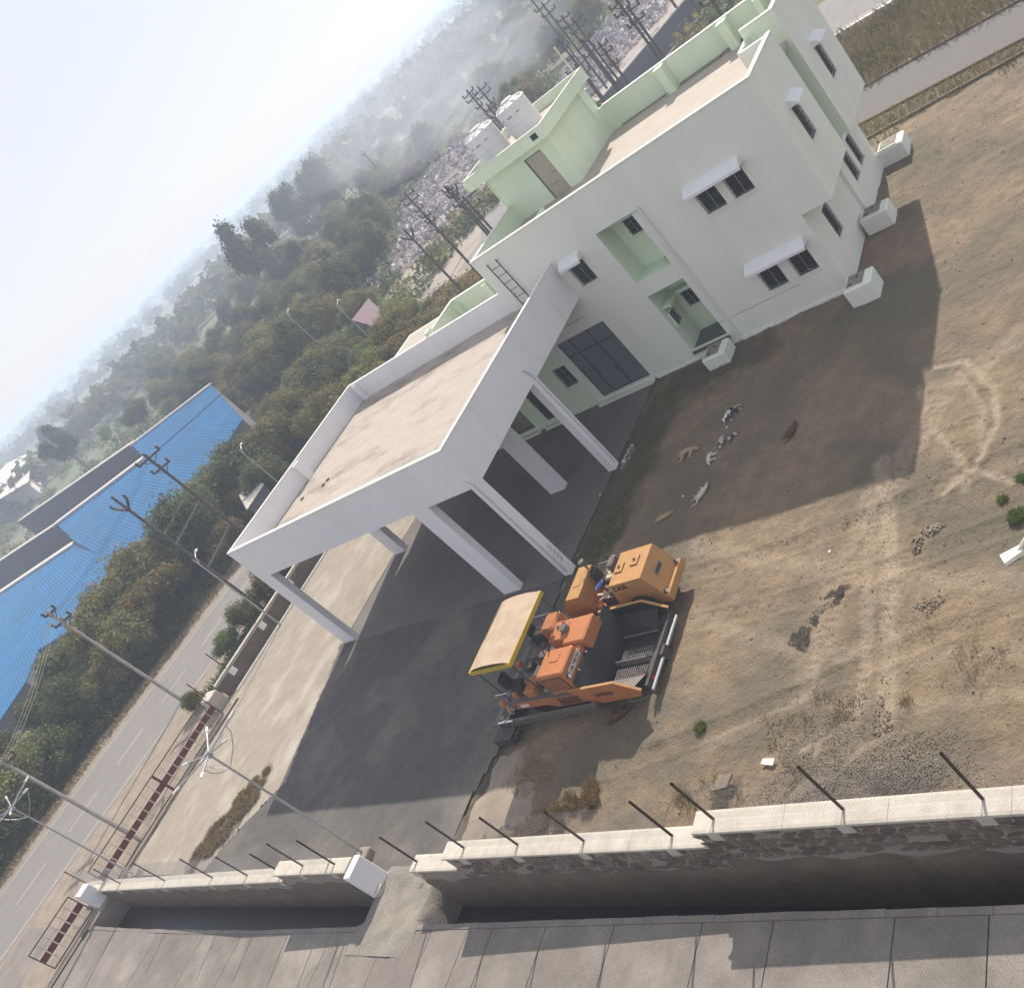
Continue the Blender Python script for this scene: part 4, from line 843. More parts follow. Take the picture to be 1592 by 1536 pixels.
# street light entering at the right edge
hz = 4.6; p0 = Vector(at(1571, 866, hz)); p1 = Vector(at(1596, 834, hz+.25)); dxy = (p1-p0); dxy.z = 0; dxy.normalize()
T = empty('street_light', (p1+dxy*.9).to_tuple()[:2]+(0,), label='white street light arm reaching in at the right picture edge', cat='street light')
o = Vector((T.location.x, T.location.y, 0))
MB().cyl((0, 0, 0), (0, 0, hz+.35), .07, 10, r2=.05).build('lamp_post', MT['coping'], T)
MB().tube([Vector((0, 0, hz+.35)), p1-o, p0-o+dxy*.2+Vector((0, 0, .06))], .035, 8).build('arm', MT['coping'], T)
hd = MB(); side = Vector((-dxy.y, dxy.x, 0)); A = p0-o-dxy*.15
hd.prism([A+side*.13+Vector((0, 0, .06)), A-side*.13+Vector((0, 0, .06)), A-side*.09+dxy*.42+Vector((0, 0, .08)), A+side*.09+dxy*.42+Vector((0, 0, .08))], (0, 0, .10)); hd.build('lamp_head', MT['coping'], T)
MB().prism([A+side*.11-Vector((0, 0, .045)), A-side*.11-Vector((0, 0, .045)), A-side*.08+dxy*.3-Vector((0, 0, .045)), A+side*.08+dxy*.3-Vector((0, 0, .045))], (0, 0, .03)).build('lamp_glass', MT['glass'], T)
# ------------------------------------------------------------------ factory sheds and huts
def clipseg(poly, p, d):
    "part of line p + t d inside the 2D polygon"
    ts = []; n = len(poly)
    for i in range(n):
        a = poly[i]; b = poly[(i+1) % n]; ex, ey = b[0]-a[0], b[1]-a[1]; den = d[0]*ey-d[1]*ex
        if abs(den) < 1e-9: continue
        t = ((a[0]-p[0])*ey-(a[1]-p[1])*ex)/den; s = ((a[0]-p[0])*d[1]-(a[1]-p[1])*d[0])/den
        if 0 <= s < 1: ts.append(t)
    ts.sort(); return [(ts[i], ts[i+1]) for i in range(0, len(ts)-1, 2)]
def sheetroof(parent, poly, plane, m, d, step=.36, h=.07, th=.08, name='roof'):
    zf = lambda x, y: plane[0]+plane[1]*x+plane[2]*y
    top = [(x, y, zf(x, y)) for x, y in poly]
    if sum((a[0]*b[1]-b[0]*a[1]) for a, b in zip(poly, poly[1:]+poly[:1])) < 0: top = top[::-1]
    r = MB().prism(top, (0, 0, th)).build(name, MT[m], parent)
    n_ = (-d[1], d[0]); pr = [x*n_[0]+y*n_[1] for x, y in poly]; V = []; F = []
    k = min(pr)+step*.5
    while k < max(pr):
        for t0, t1 in clipseg(poly, (n_[0]*k, n_[1]*k), d):
            A = np.array([n_[0]*k+d[0]*t0, n_[1]*k+d[1]*t0]); B = np.array([n_[0]*k+d[0]*t1, n_[1]*k+d[1]*t1]); b = len(V)
            for q in (A, B):
                for o_, zz in ((-step*.28, -.01), (0, h), (step*.28, -.01)): x_, y_ = q[0]+n_[0]*o_, q[1]+n_[1]*o_; V.append((x_, y_, zf(x_, y_)+zz))
            F += [(b, b+3, b+4, b+1), (b+1, b+4, b+5, b+2)]
        k += step
    npmesh('corrugation', np.array(V), np.array(F), MT[m], r, kind='stuff')
    return r
def fitplane(pts):
    P_ = np.array(pts); A = np.c_[np.ones(len(P_)), P_[:, 0], P_[:, 1]]; return np.linalg.lstsq(A, P_[:, 2], rcond=None)[0]
ab = [(-87.7, 31.59, 6.5), (-66.71, 17.58, 4.77), (-68.42, 10.4, 3.81), (-71.26, 7.01, 3.33), (-84.87, 6.65, 3.19), (-107.36, 15.18, 4.17), (-128.41, 24.07, 5.21), (-98.56, 24.75, 5.51), (-111.04, 31.42, 6.31)]
pA = fitplane(ab)
FS = empty('factory_shed', (-95, 18, 0), label='long factory shed with stepped blue corrugated roof beyond the roadside bushes', cat='shed')
FS.matrix_world = Matrix.Translation((-95, 18, 0))
def addto(o, root):
    o.parent = root; o.matrix_parent_inverse = Matrix.Translation(-Vector(root.location)); return o
def P2(x, y, z): p = at(x, y, z); return (float(p[0]), float(p[1]))
def onp(x, y, pl):
    D = CR.T @ np.array([(x-CX)/CF, (y-CY)/CF, 1.0]); t = (pl[0]+pl[1]*CC[0]+pl[2]*CC[1]-CC[2])/(D[2]-pl[1]*D[0]-pl[2]*D[1]); q = CC+t*D; return (float(q[0]), float(q[1]))
dcor = (.934, -.357)
polyA = [onp(x, y, pA) for x, y in ((328, 598), (377, 652), (312, 752), (262, 815), (171, 872), (118, 843), (88, 815), (225, 712), (205, 692))]
r = sheetroof(None, polyA, pA, 'blueroof', dcor); addto(r, FS)
zp = lambda p, pl=pA: pl[0]+pl[1]*p[0]+pl[2]*p[1]
pC = (pA[0]+.0, pA[1], pA[2]*.55); c0 = onp(118, 843, pA); pC = (zp(c0)-.35-pA[1]*c0[0]-pA[2]*.55*c0[1], pA[1], pA[2]*.55)
polyC = [onp(x, y, pC) for x, y in ((118, 843), (171, 872), (165, 900), (140, 945), (118, 975), (60, 1010), (40, 1060), (0, 1120), (-60, 1190), (-120, 1190), (-60, 970), (0, 925))]
r = sheetroof(None, polyC, pC, 'blueroof', dcor); addto(r, FS)
# walls under the eaves
w = MB()
for poly, pl in ((polyA, pA), (polyC, pC)):
    n = len(poly)
    for i in range(n):
        a, b = poly[i], poly[(i+1) % n]; w.add([(a[0], a[1], -.2), (b[0], b[1], -.2), (b[0], b[1], zp(b, pl)-.09), (a[0], a[1], zp(a, pl)-.09)], [(0, 1, 2, 3)])
addto(w.build('wall', MT['shedwall']), FS)
# tall dark upper walls standing behind the blue roofs
def upwall(px, zt, zb, name='upper_wall'):
    a, b = [P2(x, y, zt) for x, y in px]; d = Vector((b[0]-a[0], b[1]-a[1], 0)).normalized(); n_ = Vector((-d.y, d.x, 0))
    if n_.y < 0: n_ = -n_
    A = Vector((*a, zt)); B = Vector((*b, zt)); o = MB().prism([A, B, B+n_*.3, A+n_*.3], (0, 0, zt-zb)).build(name, MT['shedwall']); addto(o, FS)
    addto(MB().prism([A-n_*.05+Vector((0, 0, .12)), B-n_*.05+Vector((0, 0, .12)), B+n_*.7+Vector((0, 0, .12)), A+n_*.7+Vector((0, 0, .12))], (0, 0, .12)).build('parapet', MT['cream2']), FS)
upwall(((205, 690), (28, 812)), 6.5, 0)
upwall(((88, 815), (-60, 912)), 5.3, 0)
q = MB()
for (xa_, ya_), (xb_, yb_), pl in (((225, 712), (86, 816), pA), ((118, 843), (-20, 935), pC)):
    a, b = onp(xa_, ya_, pl), onp(xb_, yb_, pl); q.bar((*a, zp(a, pl)+.1), (*b, zp(b, pl)+.1), 1.0, .25)
addto(q.build('ridge_cap', MT['cream2']), FS)
q = MB()
for a, b in (((328, 598), (205, 692)),): a, b = onp(*a, pA), onp(*b, pA); q.bar((*a, zp(a)+.08), (*b, zp(b)+.08), .5, .2)
addto(q.build('ridge_cap', MT['cream2']), FS)
def hut(px, z, m, name, lab, wall='shedwall', d=(1, 0), step=.35, tilt=0.):
    poly = [P2(x, y, z) for x, y in px]; cx = sum(p[0] for p in poly)/len(poly); cy = sum(p[1] for p in poly)/len(poly)
    T = empty(name, (cx, cy, 0), label=lab, cat='shed'); poly = [(x-cx, y-cy) for x, y in poly]
    sheetroof(T, poly, (z, tilt, 0), m, d, step, .05, .06)
    w = MB(); k = .92; n = len(poly)
    for i in range(n):
        a, b = poly[i], poly[(i+1) % n]; w.add([(a[0]*k, a[1]*k, -.2), (b[0]*k, b[1]*k, -.2), (b[0]*k, b[1]*k, z+tilt*b[0]*k-.07), (a[0]*k, a[1]*k, z+tilt*a[0]*k-.07)], [(0, 1, 2, 3)])
    w.build('wall', MT[wall], T)
hut([(305, 727), (276, 734), (226, 806), (250, 818)], 3.4, 'tan', 'lean_to_shed', 'small lean-to with tan corrugated sheets against the blue roofed shed', d=(.9, -.43))
hut([(573, 464), (602, 492), (580, 507), (547, 498)], 3.0, 'pink', 'pink_roofed_hut', 'hut with faded pink sheet roof among bushes behind the porch', d=(.6, .8))
hut([(345, 742), (372, 728), (385, 745), (352, 770)], 2.6, 'shedwall', 'roadside_hut', 'low hut with blue grey roof under the trees by the road')
hut([(372, 770), (392, 742), (410, 752), (384, 792)], 2.6, 'cream2', 'roadside_hut', 'low hut with pale slab roof under the trees by the road')
hut([(-40, 745), (48, 702), (45, 748), (-40, 800)], 6.0, 'cream2', 'white_hall', 'hazy white industrial hall beyond the factory shed', wall='cream2', step=2.5)
# ------------------------------------------------------------------ road paver and roller
def textmesh(name, txt, size, m, parent, mtx, ext=.004):
    cu = bpy.data.curves.new(name, 'FONT'); cu.body = txt; cu.size = size; cu.extrude = ext; cu.offset = size*.018; cu.align_x = 'CENTER'; cu.align_y = 'CENTER'
    o = bpy.data.objects.new(name, cu); COL.objects.link(o); dg = bpy.context.evaluated_depsgraph_get(); me = bpy.data.meshes.new_from_object(o.evaluated_get(dg)); bpy.data.objects.remove(o)
    me.materials.clear(); me.materials.append(MT[m]); o = bpy.data.objects.new(name, me); COL.objects.link(o); o.parent = parent; o.matrix_local = mtx; return o
def face_mtx(loc, right, up):
    r = Vector(right).normalized(); u = Vector(up).normalized(); n_ = r.cross(u); return Matrix(((r.x, u.x, n_.x, loc[0]), (r.y, u.y, n_.y, loc[1]), (r.z, u.z, n_.z, loc[2]), (0, 0, 0, 1)))
PX0, PY0 = -8.7, -17.6
PV = empty('road_paver', (PX0, PY0, 0), label='orange tracked road paver with black hopper and dusty yellow rimmed canopy', cat='road paver')
def pv(mb, name, m, parent=None, **k):
    mb.v = [(x-PX0, y-PY0, z) for x, y, z in mb.v]; return mb.build(name, MT[m], parent or PV, **k)
# tracks
for y0 in (-18.75, -16.85):
    tr = MB(); pr = []; 
    for i in range(9): a = math.pi/2+math.pi*i/8; pr.append((-10.6+.36*math.cos(a), .38+.36*math.sin(a)))
    for i in range(9): a = -math.pi/2+math.pi*i/8; pr.append((-7.7+.36*math.cos(a), .38+.36*math.sin(a)))
    tr.prism([(x, y0, z) for x, z in pr], (0, -.36, 0)); t_ = pv(tr, 'track', 'rubber')
    sh = MB(); 
    for i in range(22):
        x = -10.6+i*2.9/21; sh.box(x-.045, x+.045, y0-.02, y0+.38, .735, .765)
    pv(sh, 'track_shoe', 'mdark', kind='stuff')
pv(MB().box(-11.1, -7.3, -18.35, -16.9, .45, 1.0), 'chassis', 'mdark')
# body under the hoods and side skirts (orange)
sk = MB(); sk.prism([(-11.05, -19.12, 1.14), (-11.05, -19.12, .86), (-9.6, -19.12, .82), (-9.2, -19.12, .62), (-7.85, -19.12, .62), (-7.75, -19.12, 1.14)][::-1], (0, -.10, 0)); pv(sk, 'side_skirt', 'orange')
g = MB()
for i in range(6): g.box(-8.95, -8.0, -19.135, -19.121, .70+i*.06, .725+i*.06)
pv(g, 'skirt_louver', 'black', kind='stuff')
pv(MB().box(-11.1, -8.0, -19.1, -16.2, 1.14, 1.20), 'deck', 'mgrey')
pv(MB().bev(-8.92, -7.68, -19.08, -17.96, 1.22, 2.16, .05), 'engine_hood', 'orange')
pv(MB().box(-8.95, -7.72, -19.14, -18.0, 1.14, 1.219), 'hood_base', 'mgrey')
g = MB()
for i in range(8): g.box(-8.75, -7.9, -19.10, -19.0905, 1.43+i*.07, 1.465+i*.07)
pv(g, 'hood_louver', 'orange', kind='stuff'); pv(MB().box(-8.8, -7.85, -19.090, -19.0805, 1.38, 2.0), 'louver_frame', 'black')
pv(MB().bev(-8.5, -8.1, -18.55, -18.2, 2.161, 2.185, .01), 'hood_hatch', 'orange'); pv(MB().cyl((-8.72, -18.05, 2.16), (-8.72, -18.05, 2.32), .035, 8), 'exhaust', 'mdark')
pv(MB().bev(-8.5, -7.5, -17.7, -16.58, 1.22, 1.98, .05), 'engine_hood', 'orange')
pv(MB().bev(-9.25, -8.45, -17.5, -16.62, 1.22, 2.02, .05), 'engine_hood', 'orange')
pv(MB().bev(-8.4, -7.7, -17.955, -17.705, 1.22, 1.82, .03), 'hood_bridge', 'orange')
pv(MB().cyl((-8.55, -17.1, 2.0), (-8.55, -17.1, 2.18), .17, 14), 'air_filter', 'mgrey')
pv(MB().cyl((-8.75, -16.8, 2.02), (-8.75, -16.8, 2.08), .05, 8).cyl((-8.95, -16.95, 2.02), (-8.95, -16.95, 2.08), .05, 8), 'filler_cap', 'black', kind='stuff')
pv(MB().box(-7.679, -7.665, -18.84, -18.0, 1.73, 1.93), 'name_plate', 'label')
textmesh('lettering', 'HI-TECH', .185, 'ink', PV, face_mtx((-7.658-PX0, -18.42-PY0, 1.83), (0, 1, 0), (0, 0, 1)))
pv(MB().cyl((-7.68, -18.97, 1.86), (-7.58, -18.99, 1.86), .085, 12), 'headlight', 'mdark'); pv(MB().cyl((-7.58, -18.99, 1.86), (-7.57, -18.99, 1.86), .07, 12), 'headlight_lens', 'lamp')
# hopper: rear rubber flap, wings, inner slopes, conveyor
fl = MB(); n = 10
for i in range(n):
    a0, a1 = i/n, (i+1)/n; f = lambda a: (-7.58+.42*math.sin(a*1.4), 1.62-1.12*a)
    (x0_, z0_), (x1_, z1_) = f(a0), f(a1); fl.add([(x0_, -19.15, z0_), (x0_, -15.98, z0_), (x1_, -15.98, z1_), (x1_, -19.15, z1_), (x0_-.03, -19.15, z0_), (x0_-.03, -15.98, z0_), (x1_-.03, -15.98, z1_), (x1_-.03, -19.15, z1_)], [(0, 3, 2, 1), (4, 5, 6, 7), (0, 1, 5, 4), (1, 2, 6, 5), (3, 0, 4, 7)])
pv(fl, 'hopper_flap', 'rubber', smooth=False)
for i, y in enumerate((-18.6, -17.9, -17.2, -16.5)): pv(MB().cyl((-7.62, y, 1.6), (-7.56, y, 1.62), .035, 8), 'flap_bolt', 'chrome')
def wing(y, s, nm):
    prof = [(-7.9, 1.30), (-7.55, .55), (-5.5, .62), (-5.35, .80), (-6.0, 1.42), (-7.9, 1.34)]
    prof = [(-8.05, 1.36), (-7.55, .52), (-5.55, .52), (-5.35, .78), (-6.05, 1.36)]
    o = pv(MB().prism([(x, y, z) for x, z in prof][::1], (0, -.05 if s < 0 else .05, 0)), nm, 'orange')
    e = MB(); e.bar((-8.05, y+.025*(1 if s < 0 else -1), 1.375), (-6.05, y+.025*(1 if s < 0 else -1), 1.375), .09, .03).bar((-6.05, y+.025*(1 if s < 0 else -1), 1.375), (-5.33, y+.025*(1 if s < 0 else -1), .79), .09, .03); pv(e, 'wing_edge', 'orange2'); 
    pv(MB().prism([(x*.985-.11, y-s*.056, z*.985) for x, z in prof], (0, -.004*s, 0)), 'wing_lining', 'rubber')
    return o
wing(-19.2, -1, 'hopper_wing'); wing(-15.98, 1, 'hopper_wing')
sl_ = MB(); sl_.add([(-7.2, -19.13, 1.0), (-5.7, -19.13, .85), (-5.75, -18.35, .48), (-7.25, -18.35, .48)], [(0, 1, 2, 3)]); pv(sl_, 'hopper_slope', 'mgrey')
sl_ = MB(); sl_.add([(-7.2, -16.04, 1.0), (-7.2, -16.7, .48), (-5.75, -16.7, .48), (-5.7, -16.04, .9)], [(0, 1, 2, 3)]); pv(sl_, 'hopper_slope', 'rubber')
pv(MB().bar((-7.15, -16.75, .62), (-5.65, -16.75, .62), .05, .05), 'hopper_rib', 'mgrey')
pv(MB().box(-7.6, -5.7, -18.35, -16.7, .36, .44), 'hopper_floor', 'rubber')
for y in (-18.15, -17.4): 
    c_ = MB(); 
    for i in range(14): c_.box(-7.1+i*.1, -7.04+i*.1, y-.22, y+.22, .441, .475)
    pv(c_, 'conveyor_slats', 'mgrey', kind='stuff')
pv(MB().prism([(-7.2, -17.75, .62), (-5.8, -17.75, .62), (-5.8, -17.82, .45), (-7.2, -17.82, .45)], (0, -.04, 0)), 'conveyor_divider', 'mgrey')
pv(MB().add([(-5.72, -18.3, .44), (-5.45, -18.3, .56), (-5.45, -16.72, .56), (-5.72, -16.72, .44)], [(0, 1, 2, 3)]), 'hopper_apron', 'mgrey')
pv(MB().box(-5.45, -5.34, -18.9, -16.1, .30, .62), 'front_beam', 'mdark')
for a, b in ((-18.95, -17.75), (-17.3, -16.1)): pv(MB().cyl((-5.24, a, .42), (-5.24, b, .42), .06, 12), 'push_roller', 'galv')
pv(MB().box(-5.34, -5.20, -17.72, -17.33, .2, .55), 'roller_bracket', 'mdark'); pv(MB().box(-5.33, -5.29, -18.6, -18.45, .45, .53), 'tail_lamp', 'redink')
# tow arms and screed at the rear
for y in (-19.35, -15.75): pv(MB().bar((-12.0, y, .48), (-7.3, y, .62), .12, .26), 'tow_arm', 'mgrey')
pv(MB().box(-12.35, -11.75, -19.35, -15.8, .06, .55), 'screed', 'mdark')
pv(MB().box(-12.45, -11.5, -19.95, -19.42, .04, .38), 'screed_extension', 'mdark')
pv(MB().box(-12.75, -12.36, -19.3, -15.85, .38, .42), 'screed_walkway', 'mgrey')
ag = MB()
for i in range(14):
    a = i*.9; x_, z_ = -11.35+.16*math.cos(a), .32+.16*math.sin(a); ag.bar((-11.35, -19.9+i*.07, .32), (x_, -19.9+i*.07, z_), .06, .02)
ag.cyl((-11.35, -20.0, .32), (-11.35, -18.9, .32), .04, 8); pv(ag, 'auger', 'mdark', kind='stuff')
pv(MB().bar((-11.9, -19.55, .8), (-11.2, -19.5, .75), .08, .08).cyl((-11.6, -19.5, .6), (-11.6, -19.5, .85), .05), 'screed_jack', 'chrome')
for i in range(9):
    a, b = random.uniform(-12.1, -11.3), random.uniform(-19.3, -18.8); pv(MB().bar((a, b, .58+.02*i), (a+random.uniform(.1, .3), b+random.uniform(-.2, .2), .6+.02*i), .09, .04), 'scrap_board', 'cream')
# operator stations
pv(MB().prism([(-9.95, -18.0, 1.2), (-9.62, -18.0, 1.2), (-9.62, -18.0, 1.78), (-9.8, -18.0, 1.95), (-10.05, -18.0, 1.82)], (0, .7, 0)).box(-9.7, -9.69, -17.4, -17.39, 1.3, 1.31), 'hood_console', 'mdark') if False else None
pv(MB().prism([(-9.55, -16.1, 1.2), (-9.2, -16.1, 1.2), (-9.2, -16.1, 2.0), (-9.45, -16.1, 2.08), (-9.9, -16.1, 1.9), (-9.85, -16.1, 1.75)][::-1], (0, .62, 0)) if False else MB().bev(-9.95, -9.3, -16.95, -16.1, 1.5, 2.05, .08), 'console', 'orange')
pv(MB().bev(-9.8, -9.4, -16.85, -16.2, 1.2, 1.5, .02), 'console_stand', 'orange')
def seat(x, y, z, par=None, off=(PX0, PY0)):
    for mb, n_ in ((MB().bev(x-.25, x+.25, y-.25, y+.25, z, z+.14, .05), 'seat_cushion'), (MB().bev(x-.36, x-.24, y-.24, y+.24, z+.1, z+.62, .05), 'seat_back'), (MB().box(x-.15, x+.15, y-.15, y+.15, z-.35, z-.001), 'seat_base')):
        mb.v = [(a-off[0], b-off[1], c_) for a, b, c_ in mb.v]; mb.build(n_, MT['seat'], par or PV)
seat(-10.5, -16.5, 1.58); seat(-10.55, -18.7, 1.58)
pv(MB().bev(-10.25, -9.75, -19.0, -18.3, 1.2, 1.5, .04), 'console_stand', 'orange'); pv(MB().bev(-10.95, -10.7, -18.95, -18.55, 1.21, 1.42, .03), 'tool_box', 'orange')
for y in (-19.2, -17.6): 
    pv(MB().bev(-11.35, -11.15, y-.1, y+.1, 1.3, 1.5, .03).cyl((-11.25, y, .9), (-11.25, y, 1.3), .02), 'control_box', 'orange')
rl = MB().tube([(-9.1, -18.95, 1.2), (-9.1, -18.95, 1.95), (-9.1, -17.6, 1.95)], .02, 6).tube([(-11.3, -19.1, 1.2), (-11.35, -19.1, 1.75), (-10.7, -19.1, 1.75)], .02, 6).tube([(-9.4, -16.1, 2.0), (-10.9, -16.1, 2.0)], .018, 6)
pv(rl, 'handrail', 'chrome'); pv(MB().cyl((-9.55, -18.0, 1.2), (-9.35, -17.8, 2.0), .02).tube([(-9.3, -17.95, 1.2), (-9.3, -17.9, 1.9)], .03).box(-9.45, -9.2, -18.05, -17.75, 1.2, 1.75), 'lever_box', 'black')
# canopy
zc = 3.02
for x, y in ((-11.1, -19.0), (-9.35, -19.0), (-11.1, -16.2), (-9.35, -16.2)): pv(MB().cyl((x, y, 1.2), (x, y, zc), .025, 8), 'canopy_post', 'mdark')
mb = MB(); n = 8; a0, a1, b0, b1 = -11.3, -9.22, -19.1, -16.08
ring = []
for i in range(n+1):
    u = i/n; x = a0+(a1-a0)*u; z = zc+.20*math.sin(u*math.pi)**.6*.7+.08; ring.append((x, z))
mb.v = [(x, y, z) for y in (b0+.05, b1-.05) for x, z in ring]; k = n+1
mb.f = [(i, i+1, k+i+1, k+i) for i in range(n)]+[(i+1, i, k+i, k+i+1) for i in ()]; mb.m = [0]*len(mb.f)
mb.add([(a0+.05, b0+.05, zc), (a1-.05, b0+.05, zc), (a1-.05, b1-.05, zc), (a0+.05, b1-.05, zc)], [(0, 3, 2, 1)])
pv(mb, 'canopy_top', 'cream')
rm = MB()
for q in ((a0, a1, b0, b0+.045), (a0, a1, b1-.045, b1), (a0, a0+.045, b0+.045, b1-.045), (a1-.045, a1, b0+.045, b1-.045)): rm.box(*q, zc-.07, zc+.09)
pv(rm, 'canopy_rim', 'yellow')
textmesh('lettering', 'HI-TECH', .2, 'ink', PV, face_mtx((-6.75-PX0, -19.256-PY0, .98), (1, 0, 0), (0, 0, 1)))
# hoses, bolts, grime and clutter
rr = random.Random(3)
def hose(pts, r=.018, m='rubber'):
    P_ = [Vector(p) for p in pts]; out = []
    for i in range(len(P_)-1):
        a, b = P_[i], P_[i+1]
        for k in range(4): u = k/4; out.append(a.lerp(b, u)+Vector((0, 0, -.05*math.sin(u*math.pi))))
    pv(MB().tube(out+[P_[-1]], r, 6), 'hose', m)
hose([(-8.2, -17.95, 1.35), (-8.9, -17.8, 1.55), (-9.5, -17.9, 1.3), (-10.2, -17.7, 1.4)]); hose([(-9.0, -18.0, 1.3), (-9.6, -18.4, 1.45), (-10.4, -18.2, 1.25)]); hose([(-9.2, -17.5, 1.4), (-9.9, -17.2, 1.25), (-11.0, -17.4, 1.3), (-11.9, -17.4, .7)], .022)
hose([(-10.9, -19.1, 1.1), (-11.3, -19.4, .9), (-11.6, -19.6, .6)], .02); hose([(-10.0, -16.6, 1.2), (-11.0, -16.2, 1.1), (-11.9, -16.0, .6)], .02); hose([(-7.9, -16.5, 1.3), (-8.1, -16.2, 1.2), (-8.9, -16.1, 1.25)], .02)
for x, y, w_, h_, m_ in ((-9.45, -18.55, .5, .25, 'mdark'), (-9.35, -17.75, .3, .5, 'mdark'), (-10.15, -17.35, .35, .22, 'mgrey'), (-9.9, -17.75, .22, .35, 'black'), (-10.75, -17.7, .4, .2, 'mdark'), (-11.0, -16.6, .22, .4, 'mgrey')): pv(MB().bev(x-w_/2, x+w_/2, y-.16, y+.16, 1.2, 1.2+h_, .03), 'machine_box', m_)
for i in range(5): x = -9.7+i*.06; pv(MB().cyl((x, -17.95+.03*i, 1.2), (x+.03, -17.98+.03*i, 1.72+.04*(i % 2)), .011, 6).cyl((x+.03, -17.98+.03*i, 1.72+.04*(i % 2)), (x+.032, -17.98+.03*i, 1.78+.04*(i % 2)), .025, 8), 'lever', 'black')
pv(MB().box(-9.5, -9.0, -18.9, -18.5, 1.201, 1.24), 'folded_sack', 'cream')
bt = MB()
for y in (-18.9, -18.1, -17.6, -16.7):
    for z in (1.3, 1.9): bt.cyl((-7.68 if y < -17.9 else -7.5, y, z), ((-7.68 if y < -17.9 else -7.5)+.012, y, z), .022, 6)
for i in range(12): bt.cyl((-10.9+i*.27, -19.12, 1.08), (-10.9+i*.27, -19.135, 1.08), .018, 6)
pv(bt, 'bolt_heads', 'mdark', kind='stuff')
pv(MB().box(-10.75, -10.35, -19.135, -19.121, .92, 1.06), 'warning_plate', 'label')
x_, y_, z_ = rr.random(), 0, 0
cr = rng.uniform(0, 1, (260, 2)); pts_ = np.stack([-7.15+1.5*cr[:, 0]-PX0, -18.3+1.5*cr[:, 1]-PY0, np.full(260, .49)], 1); V, F = scatter(pts_, rng.uniform(.008, .03, 260)); npmesh('asphalt_crumbs', V, F, MT['tar'], PV, kind='stuff')
# roller
RX, RY = -7.85, -14.8
RO = empty('road_roller', (RX, RY, 0), label='dusty orange tandem road roller with blue steering wheel parked behind the paver', cat='road roller')
def ro(mb, name, m, parent=None, **k):
    mb.v = [(x+7.6, y+14.9, z) for x, y, z in mb.v]; return mb.build(name, MT[m], parent or RO, **k)
ya, yb = -15.65, -14.15
def hood(x0, x1, nm, z1):
    c = (x0+x1)/2; r = .62; arch = [(c+r*math.cos(math.pi*i/12), .60+r*.95*math.sin(math.pi*i/12)) for i in range(13)]
    prof = [(x0+.1, z1), (x0-.22, .62)]+[(p[0], p[1]) for p in arch[::-1]]+[(x1+.28, .62), (x1+.30, 1.0), (x1, z1)]
    mb = MB(); nn = len(prof); mb.v = [(x, ya, z) for x, z in prof]+[(x, yb, z) for x, z in prof]
    # side faces as fans above the arch
    top = [0, 1]+list(range(2, 15))+[15, 16, 17]; mb.f = []
    mb.f.append(tuple(range(nn))); mb.f.append(tuple(range(2*nn-1, nn-1, -1)))
    for i in range(nn): j = (i+1) % nn; mb.f.append((j, i, nn+i, nn+j))
    mb.m = [0]*len(mb.f); return ro(mb, nm, 'orange2')
hood(-7.1, -5.55, 'front_hood', 1.95)
hood(-9.35, -8.55, 'rear_hood', 1.75) if False else ro(MB().prism([(-9.75, ya, 1.25), (-8.6, ya, 1.25), (-8.55, ya, 1.85), (-9.2, ya, 1.85)], (0, -(yb-ya), 0)), 'rear_hood', 'orange2')
ro(MB().box(-9.7, -8.5, ya+.02, yb-.02, .95, 1.249).box(-8.5, -7.2, ya+.15, yb-.15, .75, 1.0), 'frame', 'orange')
ro(MB().box(-7.35, -7.1, ya+.1, yb-.1, .7, 1.6), 'frame_front', 'mdark')
ro(MB().box(-5.30, -5.10, ya-.05, yb+.05, .62, .92), 'front_bumper', 'orange2')
ro(MB().box(-5.445, -5.38, ya+.35, yb-.35, .95, 1.35), 'radiator_grille', 'black') if False else None
for cx_ in (-6.28, -9.15): ro(MB().cyl((cx_, ya+.06, .60), (cx_, yb-.06, .60), .585, 36), 'drum', 'drum')
for y in (ya+.012, yb-.012): 
    a = MB(); 
    for i in range(16):
        t0, t1 = math.pi*i/16, math.pi*(i+1)/16; a.bar((-6.28+.60*math.cos(t0), y, .6+.6*.95*math.sin(t0)), (-6.28+.60*math.cos(t1), y, .6+.6*.95*math.sin(t1)), .05, .12, up=(0, 1, 0))
    ro(a, 'arch_lining', 'mdark')
for x, y in ((-6.75, -14.9), (-6.1, -14.75)):
    ro(MB().bev(x-.17, x+.17, y-.22, y+.22, 1.981, 2.0, .008), 'hood_hatch', 'orange2'); ro(MB().cyl((x, y, 2.0), (x, y, 2.05), .05, 10), 'latch', 'mdark')
ro(MB().bev(-9.1, -8.75, -15.1, -14.7, 1.851, 1.868, .008), 'hood_hatch', 'orange2')
for x, y in ((-5.25, ya+.1), (-5.25, yb-.1), (-6.95, ya-.05)): ro(MB().cyl((x, y, 1.0), (x+.09, y, 1.0), .075, 10), 'work_light', 'mdark'); ro(MB().cyl((x+.09, y, 1.0), (x+.10, y, 1.0), .065, 10), 'light_lens', 'lamp')
textmesh('lettering', 'CASE', .26, 'ink', RO, face_mtx((-6.62+7.6, ya-.005+14.9, 1.74), (1, 0, 0), (0, 0, 1)))
nrm = Vector((.98, 0, .30)).normalized(); upv = Vector((-.30, 0, .98)).normalized()
ro(MB().prism([Vector((-5.345, -15.15, 1.42))+Vector(v) for v in ((0, 0, 0), (0, .5, 0), (-.046, .5, .15), (-.046, 0, .15))], (.012, 0, .004)), 'name_plate', 'mgrey')
textmesh('lettering', 'CASE', .15, 'ink', RO, face_mtx((-5.36+7.6, -14.9+14.9, 1.497), (0, 1, 0), (-.30, 0, .98)))
